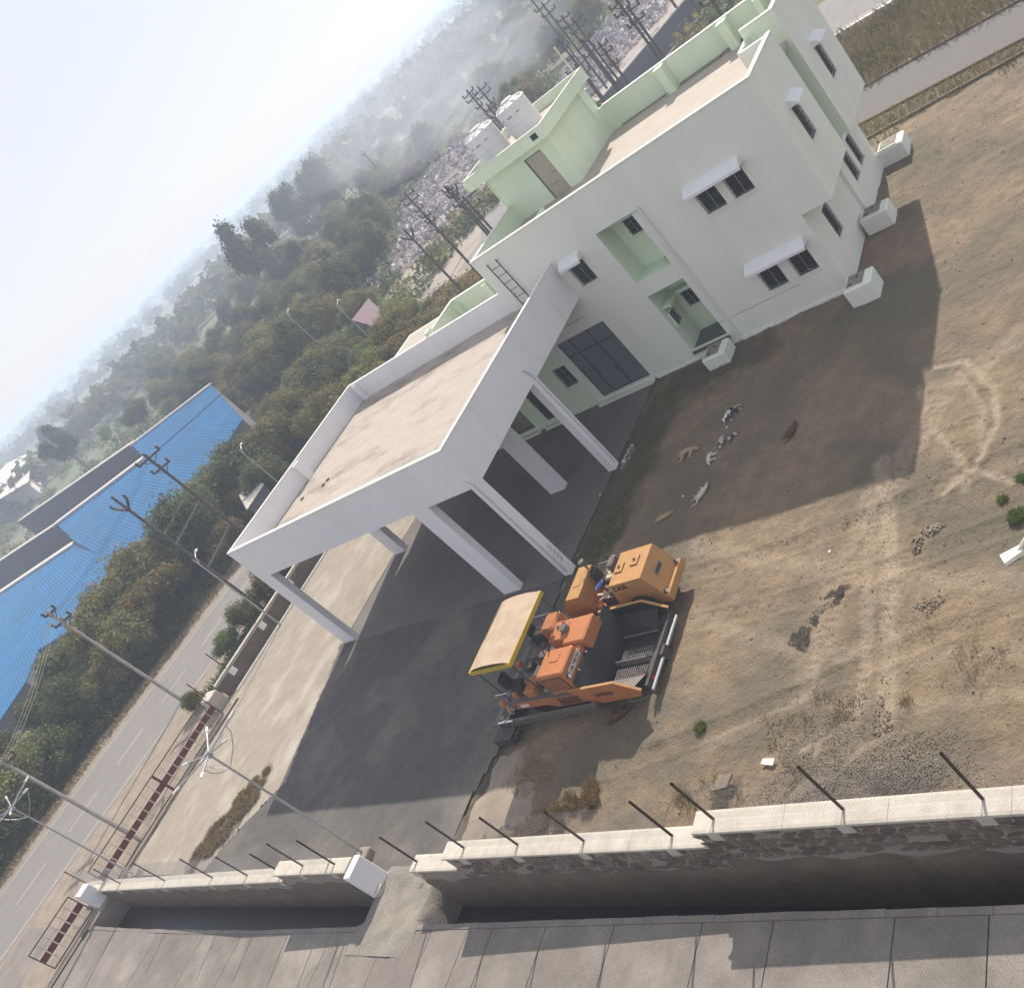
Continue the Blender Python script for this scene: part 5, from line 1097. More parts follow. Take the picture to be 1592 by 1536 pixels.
# operator place
seat(-8.1, -14.45, 1.22, RO, (-7.6, -14.9)); ro(MB().bev(-8.0, -7.65, -14.7, -14.3, 1.37, 1.47, .04), 'arm_cushion', 'beige')
ro(MB().bev(-7.45, -7.2, -14.75, -14.2, 1.35, 2.05, .05), 'backrest_panel', 'mgrey')
sw_ = MB(); c_ = Vector((-7.75, -15.25, 1.78)); ax = Vector((-.35, 0, 1)).normalized(); u_ = ax.orthogonal().normalized(); v_ = ax.cross(u_)
pts = [c_+(u_*math.cos(2*math.pi*i/16)+v_*math.sin(2*math.pi*i/16))*.2 for i in range(17)]; sw_.tube(pts, .024, 6); 
for i in (0, 5, 10): sw_.cyl(c_, pts[i], .02, 6)
sw_.cyl(c_-ax*.03, c_+ax*.03, .09, 12); ro(sw_, 'steering_wheel', 'blue'); ro(MB().cyl(c_-ax*.62, c_-ax*.02, .04, 8).box(-7.95, -7.4, -15.5, -15.0, .95, 1.3), 'steering_column', 'mdark')
for i in range(6): a = i*1.05; ro(MB().bar((-7.75+.22*math.cos(a), -15.25+.2*math.sin(a), 1.32), (-7.75+.45*math.cos(a), -15.25+.35*math.sin(a), 1.36), .08, .02), 'control_lever', 'beige' if i % 2 else 'mgrey')
ro(MB().lathe((-8.62, -14.35, 1.85), [(.04, 0), (.04, .35), (.13, .38), (.13, .44), (0, .46)], 12), 'exhaust', 'mgrey')
ro(MB().tube([(-8.3, -14.15, 1.1), (-8.3, -14.12, 1.75), (-7.4, -14.12, 1.75), (-7.4, -14.15, 1.1)], .02, 6), 'handrail', 'chrome')
# ------------------------------------------------------------------ dogs asleep on the dirt
def dog(x, y, rz, mt, lab, pose=0, s=1.0):
    "lying on its side: one skinned body; local +x head, +y feet side"
    T = bpy.data.meshes.new('dog'); z = .085
    P = [(0, 0, z+.02, .105, .095), (.16, -.01, z+.03, .12, .10), (.30, 0, z+.02, .115, .10), (.40, .02, z+.01, .075, .075), (.50, .06, z, .062, .06), (.58, .11, z-.01, .05, .045), (.66, .17, z-.03, .026, .024), (-.12, .0, z+.01, .10, .09), (-.20, .0, z, .05, .05)]
    E = [(0, 1), (1, 2), (2, 3), (3, 4), (4, 5), (5, 6), (0, 7), (7, 8)]
    def leg(root, pts):
        prev = root
        for p in pts: P.append((p[0], p[1], p[2], p[3], p[3])); E.append((prev, len(P)-1)); prev = len(P)-1
    sp = (.0, .05, -.04)[pose]
    leg(2, [(.34, .13, .07, .04), (.30+sp, .26, .05, .026), (.36+sp, .40, .035, .018), (.40+sp, .43, .03, .022)])
    leg(2, [(.28, .12, .05, .038), (.20, .25, .035, .024), (.24-sp, .37, .03, .018), (.27-sp, .41, .03, .02)])
    leg(7, [(-.08, .13, .08, .058), (.02+sp, .24, .06, .032), (-.10+sp, .36, .04, .02), (-.04+sp, .45, .03, .018), (.0+sp, .47, .028, .02)])
    leg(7, [(-.14, .12, .05, .055), (-.10, .25, .045, .03), (-.22, .33, .03, .018), (-.20, .43, .028, .02)])
    leg(8, [(-.30, -.02, .04, .022), (-.40, .03+.1*pose, .025, .016), (-.47, .12+.1*pose, .02, .011)])
    leg(5, [(.53, .02, z+.07, .018), (.50, -.01, z+.09, .01)])
    T.from_pydata([(p[0], p[1], p[2]) for p in P], E, []); o = bpy.data.objects.new('dog', T); COL.objects.link(o)
    o.modifiers.new('skin', 'SKIN'); o.modifiers.new('sub', 'SUBSURF').levels = 2; o.modifiers['sub'].render_levels = 2
    if not T.skin_vertices: T.skin_vertices.new() if hasattr(T.skin_vertices, 'new') else None
    L_ = T.skin_vertices[0].data
    for i, p in enumerate(P): L_[i].radius = (p[3], p[4])
    L_[0].use_root = True; T.materials.append(MT[mt])
    dg = bpy.context.evaluated_depsgraph_get(); me = bpy.data.meshes.new_from_object(o.evaluated_get(dg)); bpy.data.objects.remove(o)
    for p in me.polygons: p.use_smooth = True
    if not me.materials: me.materials.append(MT[mt])
    o = bpy.data.objects.new('dog', me); COL.objects.link(o); o.location = (x, y, .02); o.rotation_euler = (0, 0, rz); o.scale = (s, s*(1 if pose != 2 else -1), s)
    return tag(o, lab, 'dog', 'stray dogs asleep in the yard')
def dogpx(cx, cy, hx, hy, *a, **k):
    c = at(cx, cy, .08); h = at(hx, hy, .08); rz = math.atan2(h[1]-c[1], h[0]-c[0]); dog(c[0]-.12*math.cos(rz), c[1]-.12*math.sin(rz), rz, *a, **k)
dogpx(1031, 806, 1042, 800, 'dogtan', 'tan dog lying on its back nearest the paver', pose=1, s=.95)
dogpx(1092, 768, 1101, 755, 'dogwhite', 'all white dog stretched out near the shadow edge', pose=1, s=1.05)
dogpx(1102, 713, 1100, 722, 'dogwhite', 'pale curled dog in the middle of the sleeping group', pose=0, s=.85)
dogpx(1068, 703, 1080, 697, 'dogtan', 'large tan dog nearest the porch columns', pose=2, s=1.15)
dogpx(1129, 680, 1141, 674, 'doggrey', 'dog with white and dark grey patches in the middle', pose=2, s=1.0)
dogpx(1134, 643, 1126, 653, 'dogpie', 'black and white dog nearest the building', pose=1, s=1.0)
dogpx(1233, 669, 1237, 660, 'dogbrown', 'dark brown dog lying apart, furthest to the right', pose=1, s=1.0)
dogpx(962, 1114, 972, 1108, 'dogbrown', 'brown dog lying in the shade beside the paver', pose=0, s=1.05)
# ------------------------------------------------------------------ ground litter, gravel and weeds
def zdirt(x, y):
    x = np.asarray(x, float); y = np.asarray(y, float)
    return .012+.075*((vnoise(x*.55, y*.55, 1)-.5)*1.3+(vnoise(x*2.1, y*2.1, 2)-.5)*.7+(vnoise(x*6.3, y*6.3, 3)-.5)*.45)
DP = [(-12.4, -24.3), (12, -24.2), (12, 13), (-1, 12.5), (.6, 10), (.3, -1.8), (-12, -.5), (-12.5, -12), (-12, -19)]
def randpoly(n, poly):
    xs = [p[0] for p in poly]; ys_ = [p[1] for p in poly]; x = rng.uniform(min(xs), max(xs), n*4); y = rng.uniform(min(ys_), max(ys_), n*4); m = inpoly(x, y, poly); return x[m][:n], y[m][:n]
x, y = randpoly(9000, DP); d = vnoise(x*.7, y*.7, 31); k = d > .42; x, y = x[k], y[k]
s = rng.gamma(1.6, .0085, len(x)).clip(.006, .055); V, F = scatter(np.stack([x, y, zdirt(x, y)+s*.3], 1), s); npmesh('pebbles', V, F, MT['pebble'], kind='stuff')
# clods on the tracked part
x = np.concatenate([rng.normal(-1.0, 3.4, 1900), rng.normal(2.5, 2, 900)]); y = np.concatenate([rng.normal(-13.2, 1.7, 1900), rng.normal(-18.5, 2.4, 900)])
k = inpoly(x, y, DP) & ~((x < -5.1) & (y < -13.6)); x, y = x[k], y[k]; s = rng.uniform(.008, .024, len(x)); V, F = scatter(np.stack([x, y, zdirt(x, y)], 1), s); npmesh('dirt_clods', V, F, MT['dirt'], kind='stuff')
# gravel heap against the wall
def heap(name, cx, cy, rx, ry, h, n, size, m, lab=None, rot=0., seed=0):
    a = rng.uniform(0, 2*math.pi, n); r = np.sqrt(rng.uniform(0, 1, n)); wob = 1+.22*np.sin(a*3+seed)+.12*np.sin(a*7+seed*2); u = r*np.cos(a)*rx*wob; v = r*np.sin(a)*ry*wob
    x = cx+u*math.cos(rot)-v*math.sin(rot); y = cy+u*math.sin(rot)+v*math.cos(rot); z = h*np.clip(1-r**1.5, 0, 1)*(1+.3*(vnoise(x*2, y*2, 7)-.5)); k = y > -24.2+0*x if m == 'gravel' else y > -99
    V, F = scatter(np.stack([x, y, zdirt(x, y)+z], 1)[k], rng.uniform(size*.5, size*1.2, n)[k]); return npmesh(name, V, F, MT[m], kind='stuff')
def mound(name, cx, cy, rx, ry, h, m, seed=0, n=26):
    mb = MB(); 
    for j in range(6):
        r = 1-j/5; 
        for i in range(n): a = 2*math.pi*i/n; w_ = 1+.22*math.sin(a*3+seed)+.12*math.sin(a*7+seed*2); mb.v.append((rx*r*w_*math.cos(a), ry*r*w_*math.sin(a), h*(1-r**1.5)-(.04 if j == 0 else 0)+.02))
    for j in range(5):
        for i in range(n): mb.f.append((j*n+i, j*n+(i+1) % n, (j+1)*n+(i+1) % n, (j+1)*n+i)); mb.m.append(0)
    return mb.build(name, MT[m], loc=(cx, cy, 0), smooth=True, kind='stuff')
mound('gravel_heap_core', 1.9, -22.35, 1.9, 1.5, .22, 'gravel', 1.0); heap('gravel_heap', 1.9, -22.35, 1.95, 1.55, .29, 26000, .030, 'gravel', seed=1.0)
heap('spread_gravel', 1.9, -22.4, 3.2, 2.2, .02, 5000, .026, 'gravel', seed=2.0)
for cx, cy, rx, ry, n in ((.58, -16.35, .36, .28, 1500), (-.35, -17.75, .34, .5, 1600), (-.02, -17.15, .14, .25, 400), (.3, -16.7, .5, .2, 250)):
    heap('tar_crumb_pile', cx, cy, rx, ry, .035, n, .014, 'tar', rot=.5, seed=cx)
heap('clod_pile', 3.43, -14.8, .3, .2, .06, 90, .06, 'pebble'); heap('clod_pile', 3.0, -15.2, .2, .3, .05, 60, .05, 'pebble'); heap('clod_pile', 3.6, -17.5, .4, .3, .04, 90, .04, 'pebble')
# sand strip and straw along the asphalt edge
mound('sand_strip', -11.2, -22.0, 1.5, 1.7, .07, 'verge', 2.2)
def blades(name, x, y, z, h, w, m, lean=.5, **k):
    n = len(x); a = rng.uniform(0, 2*math.pi, n); b = rng.uniform(0, 2*math.pi, n); l = rng.uniform(.1, 1, n)*lean*h; hh = h*rng.uniform(.5, 1.1, n)
    p0 = np.stack([x-np.cos(a)*w/2, y-np.sin(a)*w/2, z], 1); p1 = np.stack([x+np.cos(a)*w/2, y+np.sin(a)*w/2, z], 1)
    p2 = np.stack([x+np.cos(b)*l*.4+np.cos(a)*w*.4, y+np.sin(b)*l*.4+np.sin(a)*w*.4, z+hh*.6], 1); p3 = np.stack([x+np.cos(b)*l, y+np.sin(b)*l, z+hh], 1)
    V = np.stack([p0, p1, p2, p3], 1).reshape(-1, 3); i = np.arange(n)*4; F = np.concatenate([np.stack([i, i+1, i+2], 1), np.stack([i, i+2, i+3], 1)]); return npmesh(name, V, F, MT[m], kind='stuff', **k)
def tuft(name, cx, cy, rx, ry, n, h, w, m, lean=.8, z=.02, rot=0., cl=0):
    if cl:
        q = rng.integers(0, cl, n); ca = rng.uniform(0, 2*math.pi, cl); cr = np.sqrt(rng.uniform(0, 1, cl)); u = cr[q]*np.cos(ca[q])*rx+rng.normal(0, .10, n); v = cr[q]*np.sin(ca[q])*ry+rng.normal(0, .10, n)
    else:
        a = rng.uniform(0, 2*math.pi, n); r = np.sqrt(rng.uniform(0, 1, n)); u = r*np.cos(a)*rx; v = r*np.sin(a)*ry
    return blades(name, cx+u*math.cos(rot)-v*math.sin(rot), cy+u*math.sin(rot)+v*math.cos(rot), np.full(n, z), h, w, m, lean)
tuft('dry_weeds', -30.6, -21.6, 2.6, 1.0, 9000, .22, .02, 'dry', rot=1.05, cl=60); tuft('dry_weeds', -30.9, -22.4, 2.2, .9, 2500, .2, .02, 'pebble', rot=1.05, cl=50)
heap('weed_litter', -30.8, -22.0, 2.2, 1.1, .02, 2500, .03, 'pebble', rot=1.0)
tuft('dry_grass', -8.0, -22.75, 1.7, .45, 5500, .30, .012, 'dry', rot=.5, cl=24); tuft('dry_grass', -2.2, -22.4, 1.2, .5, 500, .22, .012, 'dry', cl=14)
tuft('straw', -10.2, -21.3, 1.2, .7, 900, .10, .014, 'dry', lean=2.2)
tuft('dry_weeds', 5.0, -19.6, .9, .8, 500, .12, .010, 'dry', cl=30); tuft('dry_weeds', 3.6, -18.2, .5, .5, 160, .10, .010, 'dry', cl=10); tuft('dry_grass', 1.2, -20.2, 2.4, .6, 500, .14, .012, 'dry', cl=20)
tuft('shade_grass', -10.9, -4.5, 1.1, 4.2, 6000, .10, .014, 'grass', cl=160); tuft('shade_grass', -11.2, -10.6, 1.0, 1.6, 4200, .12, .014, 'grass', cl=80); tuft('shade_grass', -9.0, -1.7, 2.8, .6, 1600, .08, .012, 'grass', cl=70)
for i, (cx, cy, r, n) in enumerate(((-3.24, -20.29, .26, 900), (5.85, -15.1, .36, 1500), (5.44, -14.35, .17, 400), (5.95, -13.75, .2, 500))):
    tag(tuft('low_bush', cx, cy, r*.68, r*.68, int(n*.6), .14, .03, 'leafb', lean=1.1), ('small round green bush on the dirt near the wall end of the paver shadow', 'largest bright green bush at the right picture edge', 'smallest green bush, left of the largest one', 'green bush cut by the right picture edge above the largest one')[i], 'bush', kind='thing')
x, y = randpoly(26000, [(-30, 23.5), (-5.4, 21.3), (5.2, 20.1), (25, 18), (40, 20), (30, 27.0), (-7, 32.5), (-30, 35)]); blades('scrub_grass', x, y, np.full(len(x), 0.), .75, .045, 'dry', .7)
x, y = randpoly(12000, [(-30, 23.5), (-5.4, 21.3), (5.2, 20.1), (25, 18), (40, 20), (30, 27.0), (-7, 32.5), (-30, 35)]); k = vnoise(x*.3, y*.3, 8) > .62; blades('scrub_green', x[k], y[k], np.full(k.sum(), 0.), .8, .06, 'grass', .8)
x, y = randpoly(9000, [(-20, 12.2), (-3, 13.6), (6, 13.5), (25, 11.2), (25, 12.5), (5.3, 15.2), (-3.2, 16.1), (-20, 17)]); blades('bank_grass', x, y, np.full(len(x), .0), .28, .03, 'dry', .8)
x, y = randpoly(2500, [(-10, 12.2), (-3, 12.6), (6, 12.5), (25, 10.2), (25, 12.5), (5.3, 14.2), (-3.2, 15.1), (-10, 15)]); k = vnoise(x*.6, y*.6, 9) > .5; blades('bank_green', x[k], y[k], np.full(k.sum(), .0), .22, .05, 'grass', .8)
x, y = randpoly(2600, [(-1, 3), (10, 0), (11, 11), (1, 12)]); k = vnoise(x*.8, y*.8, 19) > .52; blades('thin_grass', x[k], y[k], zdirt(x[k], y[k]), .10, .015, 'dry', .9)
tag(MB().prism([(-2.2, -22.4, .12), (-1.6, -22.35, .2), (-1.5, -22.0, .24), (-2.0, -21.95, .16)], (0, 0, .06)).prism([(-2.1, -22.55, .06), (-1.5, -22.5, .05), (-1.6, -22.25, .1), (-2.1, -22.3, .1)], (0, 0, .1)).build('stone_lump', MT['gravel']), 'grey broken stone slab lying on the dirt before the wall', 'stone')
tag(MB().prism([(-.75, -21.7, .08), (-.35, -21.78, .09), (-.3, -21.6, .12), (-.7, -21.55, .1)], (0, 0, .05)).build('white_sack', MT['coping']), 'small white sack at the edge of the gravel heap', 'sack')
for i, (px, py) in enumerate(((1120, 695), (1062, 772), (1447, 825), (766, 1470), (1544, 1488), (1130, 665), (933, 770), (1290, 858))):
    p = at(px, py, .03); tag(MB().prism([(p[0]-.04, p[1]-.03, .06), (p[0]+.05, p[1]-.04, .06), (p[0]+.04, p[1]+.04, .075), (p[0]-.03, p[1]+.03, .07)], (0, 0, .04)).build('litter', MT['label']), 'tiny pale piece of litter lying on bare ground', 'litter', 'scattered pale litter')
p = at(985, 700, 0); tag(tuft('rubble_bits', -11.9, -5.6, .25, .9, 120, .06, .12, 'label', lean=1.5), kind='stuff')
# ------------------------------------------------------------------ trees
def crown_mesh(name, rx, ry, rz, zc, n, leaf, m, lumps=9, seed=0, droop=0., open_=.0):
    r = np.random.default_rng(seed); L = r.normal(size=(lumps, 3)); L /= np.linalg.norm(L, axis=1)[:, None]; L *= r.uniform(.45, .78, (lumps, 1)); L[:, 2] = L[:, 2]*.8; R_ = r.uniform(.24, .44, lumps)*(1-open_)
    q = r.integers(0, lumps, n); d = r.normal(size=(n, 3)); d /= np.linalg.norm(d, axis=1)[:, None]; P = L[q]+d*R_[q][:, None]*(r.uniform(.35, 1, (n, 1))**.5)*(1+.22*r.normal(size=(n, 1)))
    P = P*np.array([rx, ry, rz])+np.array([0, 0, zc]); P[:, 2] -= droop*np.hypot(P[:, 0], P[:, 1])
    nrm = d+r.normal(size=(n, 3))*.7+np.array([0, 0, .5]); nrm /= np.linalg.norm(nrm, axis=1)[:, None]; a = np.cross(nrm, r.normal(size=(n, 3))); a /= np.linalg.norm(a, axis=1)[:, None]; b = np.cross(nrm, a); s = leaf*r.uniform(.5, 1.25, (n, 1))
    V = np.stack([P-a*s, P-b*s*.5, P+a*s, P+b*s*.5], 1).reshape(-1, 3); i = np.arange(n)*4; F = np.stack([i, i+1, i+2, i+3], 1)
    me = bpy.data.meshes.new(name); me.vertices.add(len(V)); me.vertices.foreach_set('co', V.astype(np.float32).ravel()); me.loops.add(4*n); me.loops.foreach_set('vertex_index', F.astype(np.int32).ravel()); me.polygons.add(n); me.polygons.foreach_set('loop_start', np.arange(0, 4*n, 4, dtype=np.int32)); me.polygons.foreach_set('loop_total', np.full(n, 4, dtype=np.int32)); me.materials.append(MT[m]); me.update(calc_edges=True)
    return me, L*np.array([rx, ry, rz])+np.array([0, 0, zc])
def trunk_mesh(tips, zc, r0, seed=0):
    rr = random.Random(seed); mb = MB(); top = Vector((rr.uniform(-.2, .2), rr.uniform(-.2, .2), zc*.62)); mb.cyl((0, 0, -.2), top*.5, r0, 7, r2=r0*.8, caps=False).cyl(top*.5, top, r0*.8, 7, r2=r0*.6, caps=False)
    for t in tips: mid = top.lerp(Vector(t), .5)+Vector((rr.uniform(-.3, .3), rr.uniform(-.3, .3), .2)); mb.cyl(top, mid, r0*.45, 5, r2=r0*.3, caps=False).cyl(mid, Vector(t), r0*.3, 5, r2=r0*.1, caps=False)
    me = bpy.data.meshes.new('trunk'); me.from_pydata(mb.v, [], mb.f); me.materials.append(MT['bark']); me.polygons.foreach_set('use_smooth', [True]*len(mb.f)); me.update(); return me
KIND = {}
def kind(key, n_, *a, r0=.14, **k):
    KIND[key] = []
    for i in range(n_):
        me, tips = crown_mesh(key+'_crown', *a, seed=hash(key) % 1000 if False else (sum(map(ord, key))*7+i*13), **k); KIND[key].append((me, trunk_mesh(tips, a[3], r0, i)))
# near kinds: unit-ish tree about 7 m tall
kind('bushy', 4, 3.1, 3.1, 2.7, 4.0, 7500, .17, 'leaf', lumps=20)
kind('dark', 3, 2.9, 2.9, 3.0, 4.2, 7500, .16, 'leafd', lumps=18)
kind('yellow', 3, 3.0, 3.0, 2.5, 3.9, 7000, .16, 'leafy', lumps=20)
kind('bright', 2, 2.4, 2.4, 1.8, 3.4, 5000, .16, 'leafb', lumps=12)
kind('tall', 2, 3.2, 3.2, 3.9, 6.6, 6500, .22, 'leafd', lumps=16, open_=.25, droop=.12)
kind('feathery', 2, 3.3, 3.3, 1.7, 4.2, 5200, .15, 'leafy', lumps=13, droop=.15)
ntree = 0
def tree(key, x, y, s, lab, group, cat='tree', name=None, sz=1.0, sink=0.):
    global ntree; me, tr = KIND[key][ntree % len(KIND[key])]; ntree += 1
    T = empty(name or ('tree' if cat == 'tree' else 'shrub'), (x, y, -.05-sink), rng.uniform(0, 6.28), label=lab, cat=cat, group=group); T.scale = (s, s, s*sz)
    for nm, m_ in (('crown', me), ('trunk', tr)): o = bpy.data.objects.new(nm, m_); COL.objects.link(o); o.parent = T
LB = {'bushy': 'leafy olive green bush tree', 'dark': 'dense dark green tree', 'yellow': 'tree with yellowing leaves', 'bright': 'fresh bright green tree', 'tall': 'tall open crowned dark tree', 'feathery': 'flat topped feathery olive tree'}
rt = random.Random(11)
# bank of bushes along the far side of the road
for y in np.arange(-46, 30, 2.55):
    for row, dx in enumerate((0, 3.6, 7.2)):
        xr = float(np.interp(y, [-45, -15, 0, 22, 30], [-62.5, -61.6, -60.4, -61.2, -63.0]))-dx+rt.uniform(-.7, .7); hh = float(np.interp(y, [-46, -24, -16, -8, 0, 8, 16, 30], [1.1, 1.1, 1.0, 1.2, 1.38, 1.2, .95, .95]))*rt.uniform(.72, 1.15)*(1-.03*row)
        k = rt.choice(['bushy', 'dark', 'bushy', 'yellow', 'feathery'] if y > -8 else ['bushy', 'dark', 'dark', 'bright', 'bushy'])
        tree(k, xr, y+rt.uniform(-.8, .8), hh*.86, LB[k]+(rg := (' in the front', ' in the middle', ' in the back')[row]+' roadside row'+(' opposite the gates' if y < -14 else ' opposite the porch')), k+rg, sink=.9)
# between the yard wall and the road, and behind the porch
for x, y, s, k in [(-44.6, -9.6, .32, 'bushy'), (-44.2, -7.4, .42, 'bushy'), (-43.6, -5.2, .45, 'yellow'), (-43.4, -3.0, .5, 'bushy'), (-43.5, -.6, .5, 'bushy'), (-43.0, 1.6, .45, 'yellow'), (-43.9, -13.9, .25, 'bushy'), (-43.4, 4.6, .5, 'dark'), (-44.0, 8, .62, 'yellow'), (-43.2, 11, .7, 'bushy'), (-44.5, 14, .8, 'yellow'), (-43.0, 17, .78, 'feathery'), (-45.5, 19.5, .85, 'yellow'), (-48.5, 23.0, .8, 'yellow'), (-44.5, 22.5, .55, 'feathery'), (-50.2, 26.5, .7, 'bushy')]:
    tree(k, x, y, s*(1 if s > .55 else 1.1), LB[k]+' between the yard wall and the road', 'trees between wall and road: '+k, cat='tree' if s > .55 else 'shrub', sink=0 if s > .55 else s*1.6)
for px, py, h, k in [(395, 590, .9, 'dark'), (450, 640, .95, 'yellow'), (500, 640, .9, 'yellow'), (540, 610, .85, 'yellow'), (470, 600, .85, 'bushy'), (420, 680, .95, 'yellow'), (410, 740, .8, 'dark'), (575, 590, .7, 'yellow'), (520, 560, .75, 'bright'), (485, 570, .7, 'bright'), (530, 520, .7, 'bright'), (560, 555, .65, 'bushy'), (610, 560, .55, 'dark'), (300, 820, .78, 'feathery'), (270, 790, .7, 'feathery'), (340, 830, .7, 'feathery'), (590, 530, .55, 'dark'), (640, 500, .35, 'bushy'), (660, 470, .3, 'bushy'), (595, 620, .5, 'bushy')]:
    p = at(px, py, 3.2*h); tree(k, float(p[0]), float(p[1]), h, LB[k]+' in the thicket behind the porch', 'thicket behind the porch: '+k, sink=.8)
# single trees of the middle distance: (pixel of crown centre, height factor)
for px, py, h, k, lab in [(465, 455, 1.9, 'tall', 'tallest open crowned tree standing against the pale sky'), (385, 470, 1.3, 'feathery', 'round feathery tree left below the tallest tree'), (498, 358, 2.3, 'dark', 'dark oval tree right of the tallest tree'), (545, 322, 2.3, 'dark', 'dark flat headed tree above the oval one'), (145, 735, 1.45, 'tall', 'tall dark tree behind the factory sheds'), (100, 700, 1.2, 'tall', 'dark tree just left behind the factory sheds'), (275, 585, 1.4, 'feathery', 'spreading tree on the left slope above the blue roof'), (240, 668, 1.1, 'bushy', 'green tree right behind the blue roof ridge'), (185, 690, 1.1, 'bright', 'bright green tree behind the blue roof ridge'), (320, 600, 1.1, 'bushy', 'broad green tree above the end of the blue roof')]:
    p = at(px, py, 0); tree(k, float(p[0]), float(p[1]), h, lab, None)
# wood of the middle distance, filled from the view outwards
SHED = [(-62, 22), (-64, -2), (-80, -14), (-110, -20), (-150, 6), (-170, 34), (-110, 36), (-84, 36)]
cnt = 0; tries = 0
while cnt < 235 and tries < 6000:
    tries += 1; px, py = rt.uniform(0, 1060), rt.uniform(0, 660)
    if 677-px*.97 > py-26: continue
    p = at(px, py, 0); x, y = float(p[0]), float(p[1]); dist = math.hypot(x-14, y+33)
    if dist > 420 or dist < 70: continue
    if rt.random() > min(1, (90/dist)**.6+.25): continue
    if any(inpoly([x], [y], P_)[0] for P_ in (RUB, RUBN, SHED, [(-62, -60), (-62, 30), (-50, 62), (-30, 62), (-30, 30), (20, 30), (20, -60)], [(-48, 58), (-30, 60), (-28, 112), (-42, 114)])): continue
    if x > -28 and y < 60: continue
    if vnoise(np.array([x*.02]), np.array([y*.02]), 77)[0] < .25: continue
    qx, qy = proj(x, y, 4.5)
    if inpoly([qx], [qy], [(560, 430), (600, 300), (680, 200), (770, 150), (800, 230), (760, 400), (700, 480)])[0] or inpoly([qx], [qy], [(850, 120), (900, 30), (960, -20), (1060, -20), (1050, 60), (940, 190)])[0]: continue
    k = rt.choice(['bushy', 'dark', 'yellow', 'feathery', 'bushy', 'dark', 'tall' if rt.random() < .25 else 'dark', 'bright' if rt.random() < .3 else 'yellow'])
    rg = ' in the hazy wood near the factory sheds' if px < 260 else ' in the hazy wood above the blue roof end' if px < 430 else ' in the hazy wood between porch and dump heap' if px < 640 else ' in the hazy wood behind the water tanks' if px < 830 else ' in the hazy wood beyond the cluster of dark poles'
    if dist > 240: rg = rg.replace('hazy wood', 'faint far wood')
    tree(k, x, y, rt.uniform(.75, 1.25), LB[k]+rg, k+rg, sink=.8); cnt += 1
# understorey and far wood, too many to count: merged leaf clumps
def clumps(name, pts, size, m, per=60, leaf=.5):
    n = len(pts)*per; q = np.repeat(np.arange(len(pts)), per); d = rng.normal(size=(n, 3)); d /= np.linalg.norm(d, axis=1)[:, None]; d[:, 2] = np.abs(d[:, 2])*.9
    S_ = size[q][:, None]; P_ = pts[q]+d*S_*rng.uniform(.5, 1.1, (n, 1)); nr = d+rng.normal(size=(n, 3))*.6; nr /= np.linalg.norm(nr, axis=1)[:, None]; a = np.cross(nr, rng.normal(size=(n, 3))); a /= np.linalg.norm(a, axis=1)[:, None]; b = np.cross(nr, a); s = leaf*S_*rng.uniform(.5, 1.2, (n, 1))
    V = np.stack([P_-a*s, P_-b*s*.6, P_+a*s, P_+b*s*.6], 1).reshape(-1, 3); i = np.arange(n)*4; return npmesh(name, V, np.stack([i, i+1, i+2, i+3], 1), MT[m], kind='stuff')
def ring(n, d0, d1, a0=rad(84), a1=rad(190), pw=1.0):
    a = rng.uniform(a0, a1, n); r = d0*(d1/d0)**rng.uniform(0, 1, n)**pw; return 14+r*np.cos(a), -33+r*np.sin(a)
BAD = (RUB, RUBN, SHED, [(-62, -60), (-60, 30), (-53, 62), (-30, 62), (-30, 30), (20, 30), (20, -60)], [(-48, 58), (-30, 60), (-28, 112), (-42, 114)], [(-28, -70), (-28, 55), (60, 55), (60, -70)])
for m, n in (('leafd', 1500), ('leaf', 1500), ('leafy', 1300)):
    x, y = ring(n, 85, 380); k = ~np.any([inpoly(x, y, P_) for P_ in BAD], axis=0); x, y = x[k], y[k]; s = rng.uniform(.9, 2.4, len(x)); clumps('undergrowth', np.stack([x, y, s*0], 1), s, m, per=70, leaf=.20)
for m, n in (('leafd', 1500), ('leaf', 1300), ('leafy', 700)):
    x, y = ring(n, 330, 2600, pw=.9); dn = vnoise(x*.004+40, y*.004+40, 5); k = dn > .36; x, y = x[k], y[k]; d_ = np.hypot(x-14, y+33); s = rng.uniform(3.0, 6.5, len(x))*(1+d_/2500); clumps('distant_wood', np.stack([x, y, s*.35], 1), s, m, per=60, leaf=.30)
# roadside weeds and low growth under the near bushes
yy = rng.uniform(-48, 30, 900); x = np.interp(yy, [-45, -15, 0, 22, 30], [-60.6, -60.2, -58.6, -59.4, -61])-rng.uniform(0, 9, 900); s = rng.uniform(.5, 1.1, 900); clumps('roadside_undergrowth', np.stack([x, yy, s*0], 1), s, 'leaf', per=70, leaf=.17)
yy = rng.uniform(-10, 14, 170); x = -43.6+rng.normal(0, .9, 170); k = x < -41.6; s = rng.uniform(.25, .75, 170); clumps('wall_side_growth', np.stack([x, yy, s*0], 1)[k], s[k], 'leaf', per=80, leaf=.16)
x = rng.uniform(-58, -43, 500); yy = rng.uniform(14, 34, 500); k = ~((x < -46.5) & (yy < 16)); s = rng.uniform(.4, 1.0, 500); clumps('thicket_undergrowth', np.stack([x, yy, s*0], 1)[k], s[k], 'leafy', per=70, leaf=.17)
x = np.interp(rng.uniform(-45, 20, 5000), [-45, 20], [-45, 20]); yy = x.copy(); x = np.interp(yy, [-45, -15, 0, 20], [-58.9, -58.0, -56.2, -57.6])+rng.normal(0, .35, len(yy)); blades('verge_weeds', x, yy, np.full(len(x), 0.), .35, .05, 'dry', .8)
yy = rng.uniform(-14, 24, 6000); x = -42.9+rng.normal(0, .8, len(yy)); k = x < -41.3; blades('verge_weeds', x[k], yy[k], np.full(k.sum(), 0.), .5, .06, 'grass', .8)
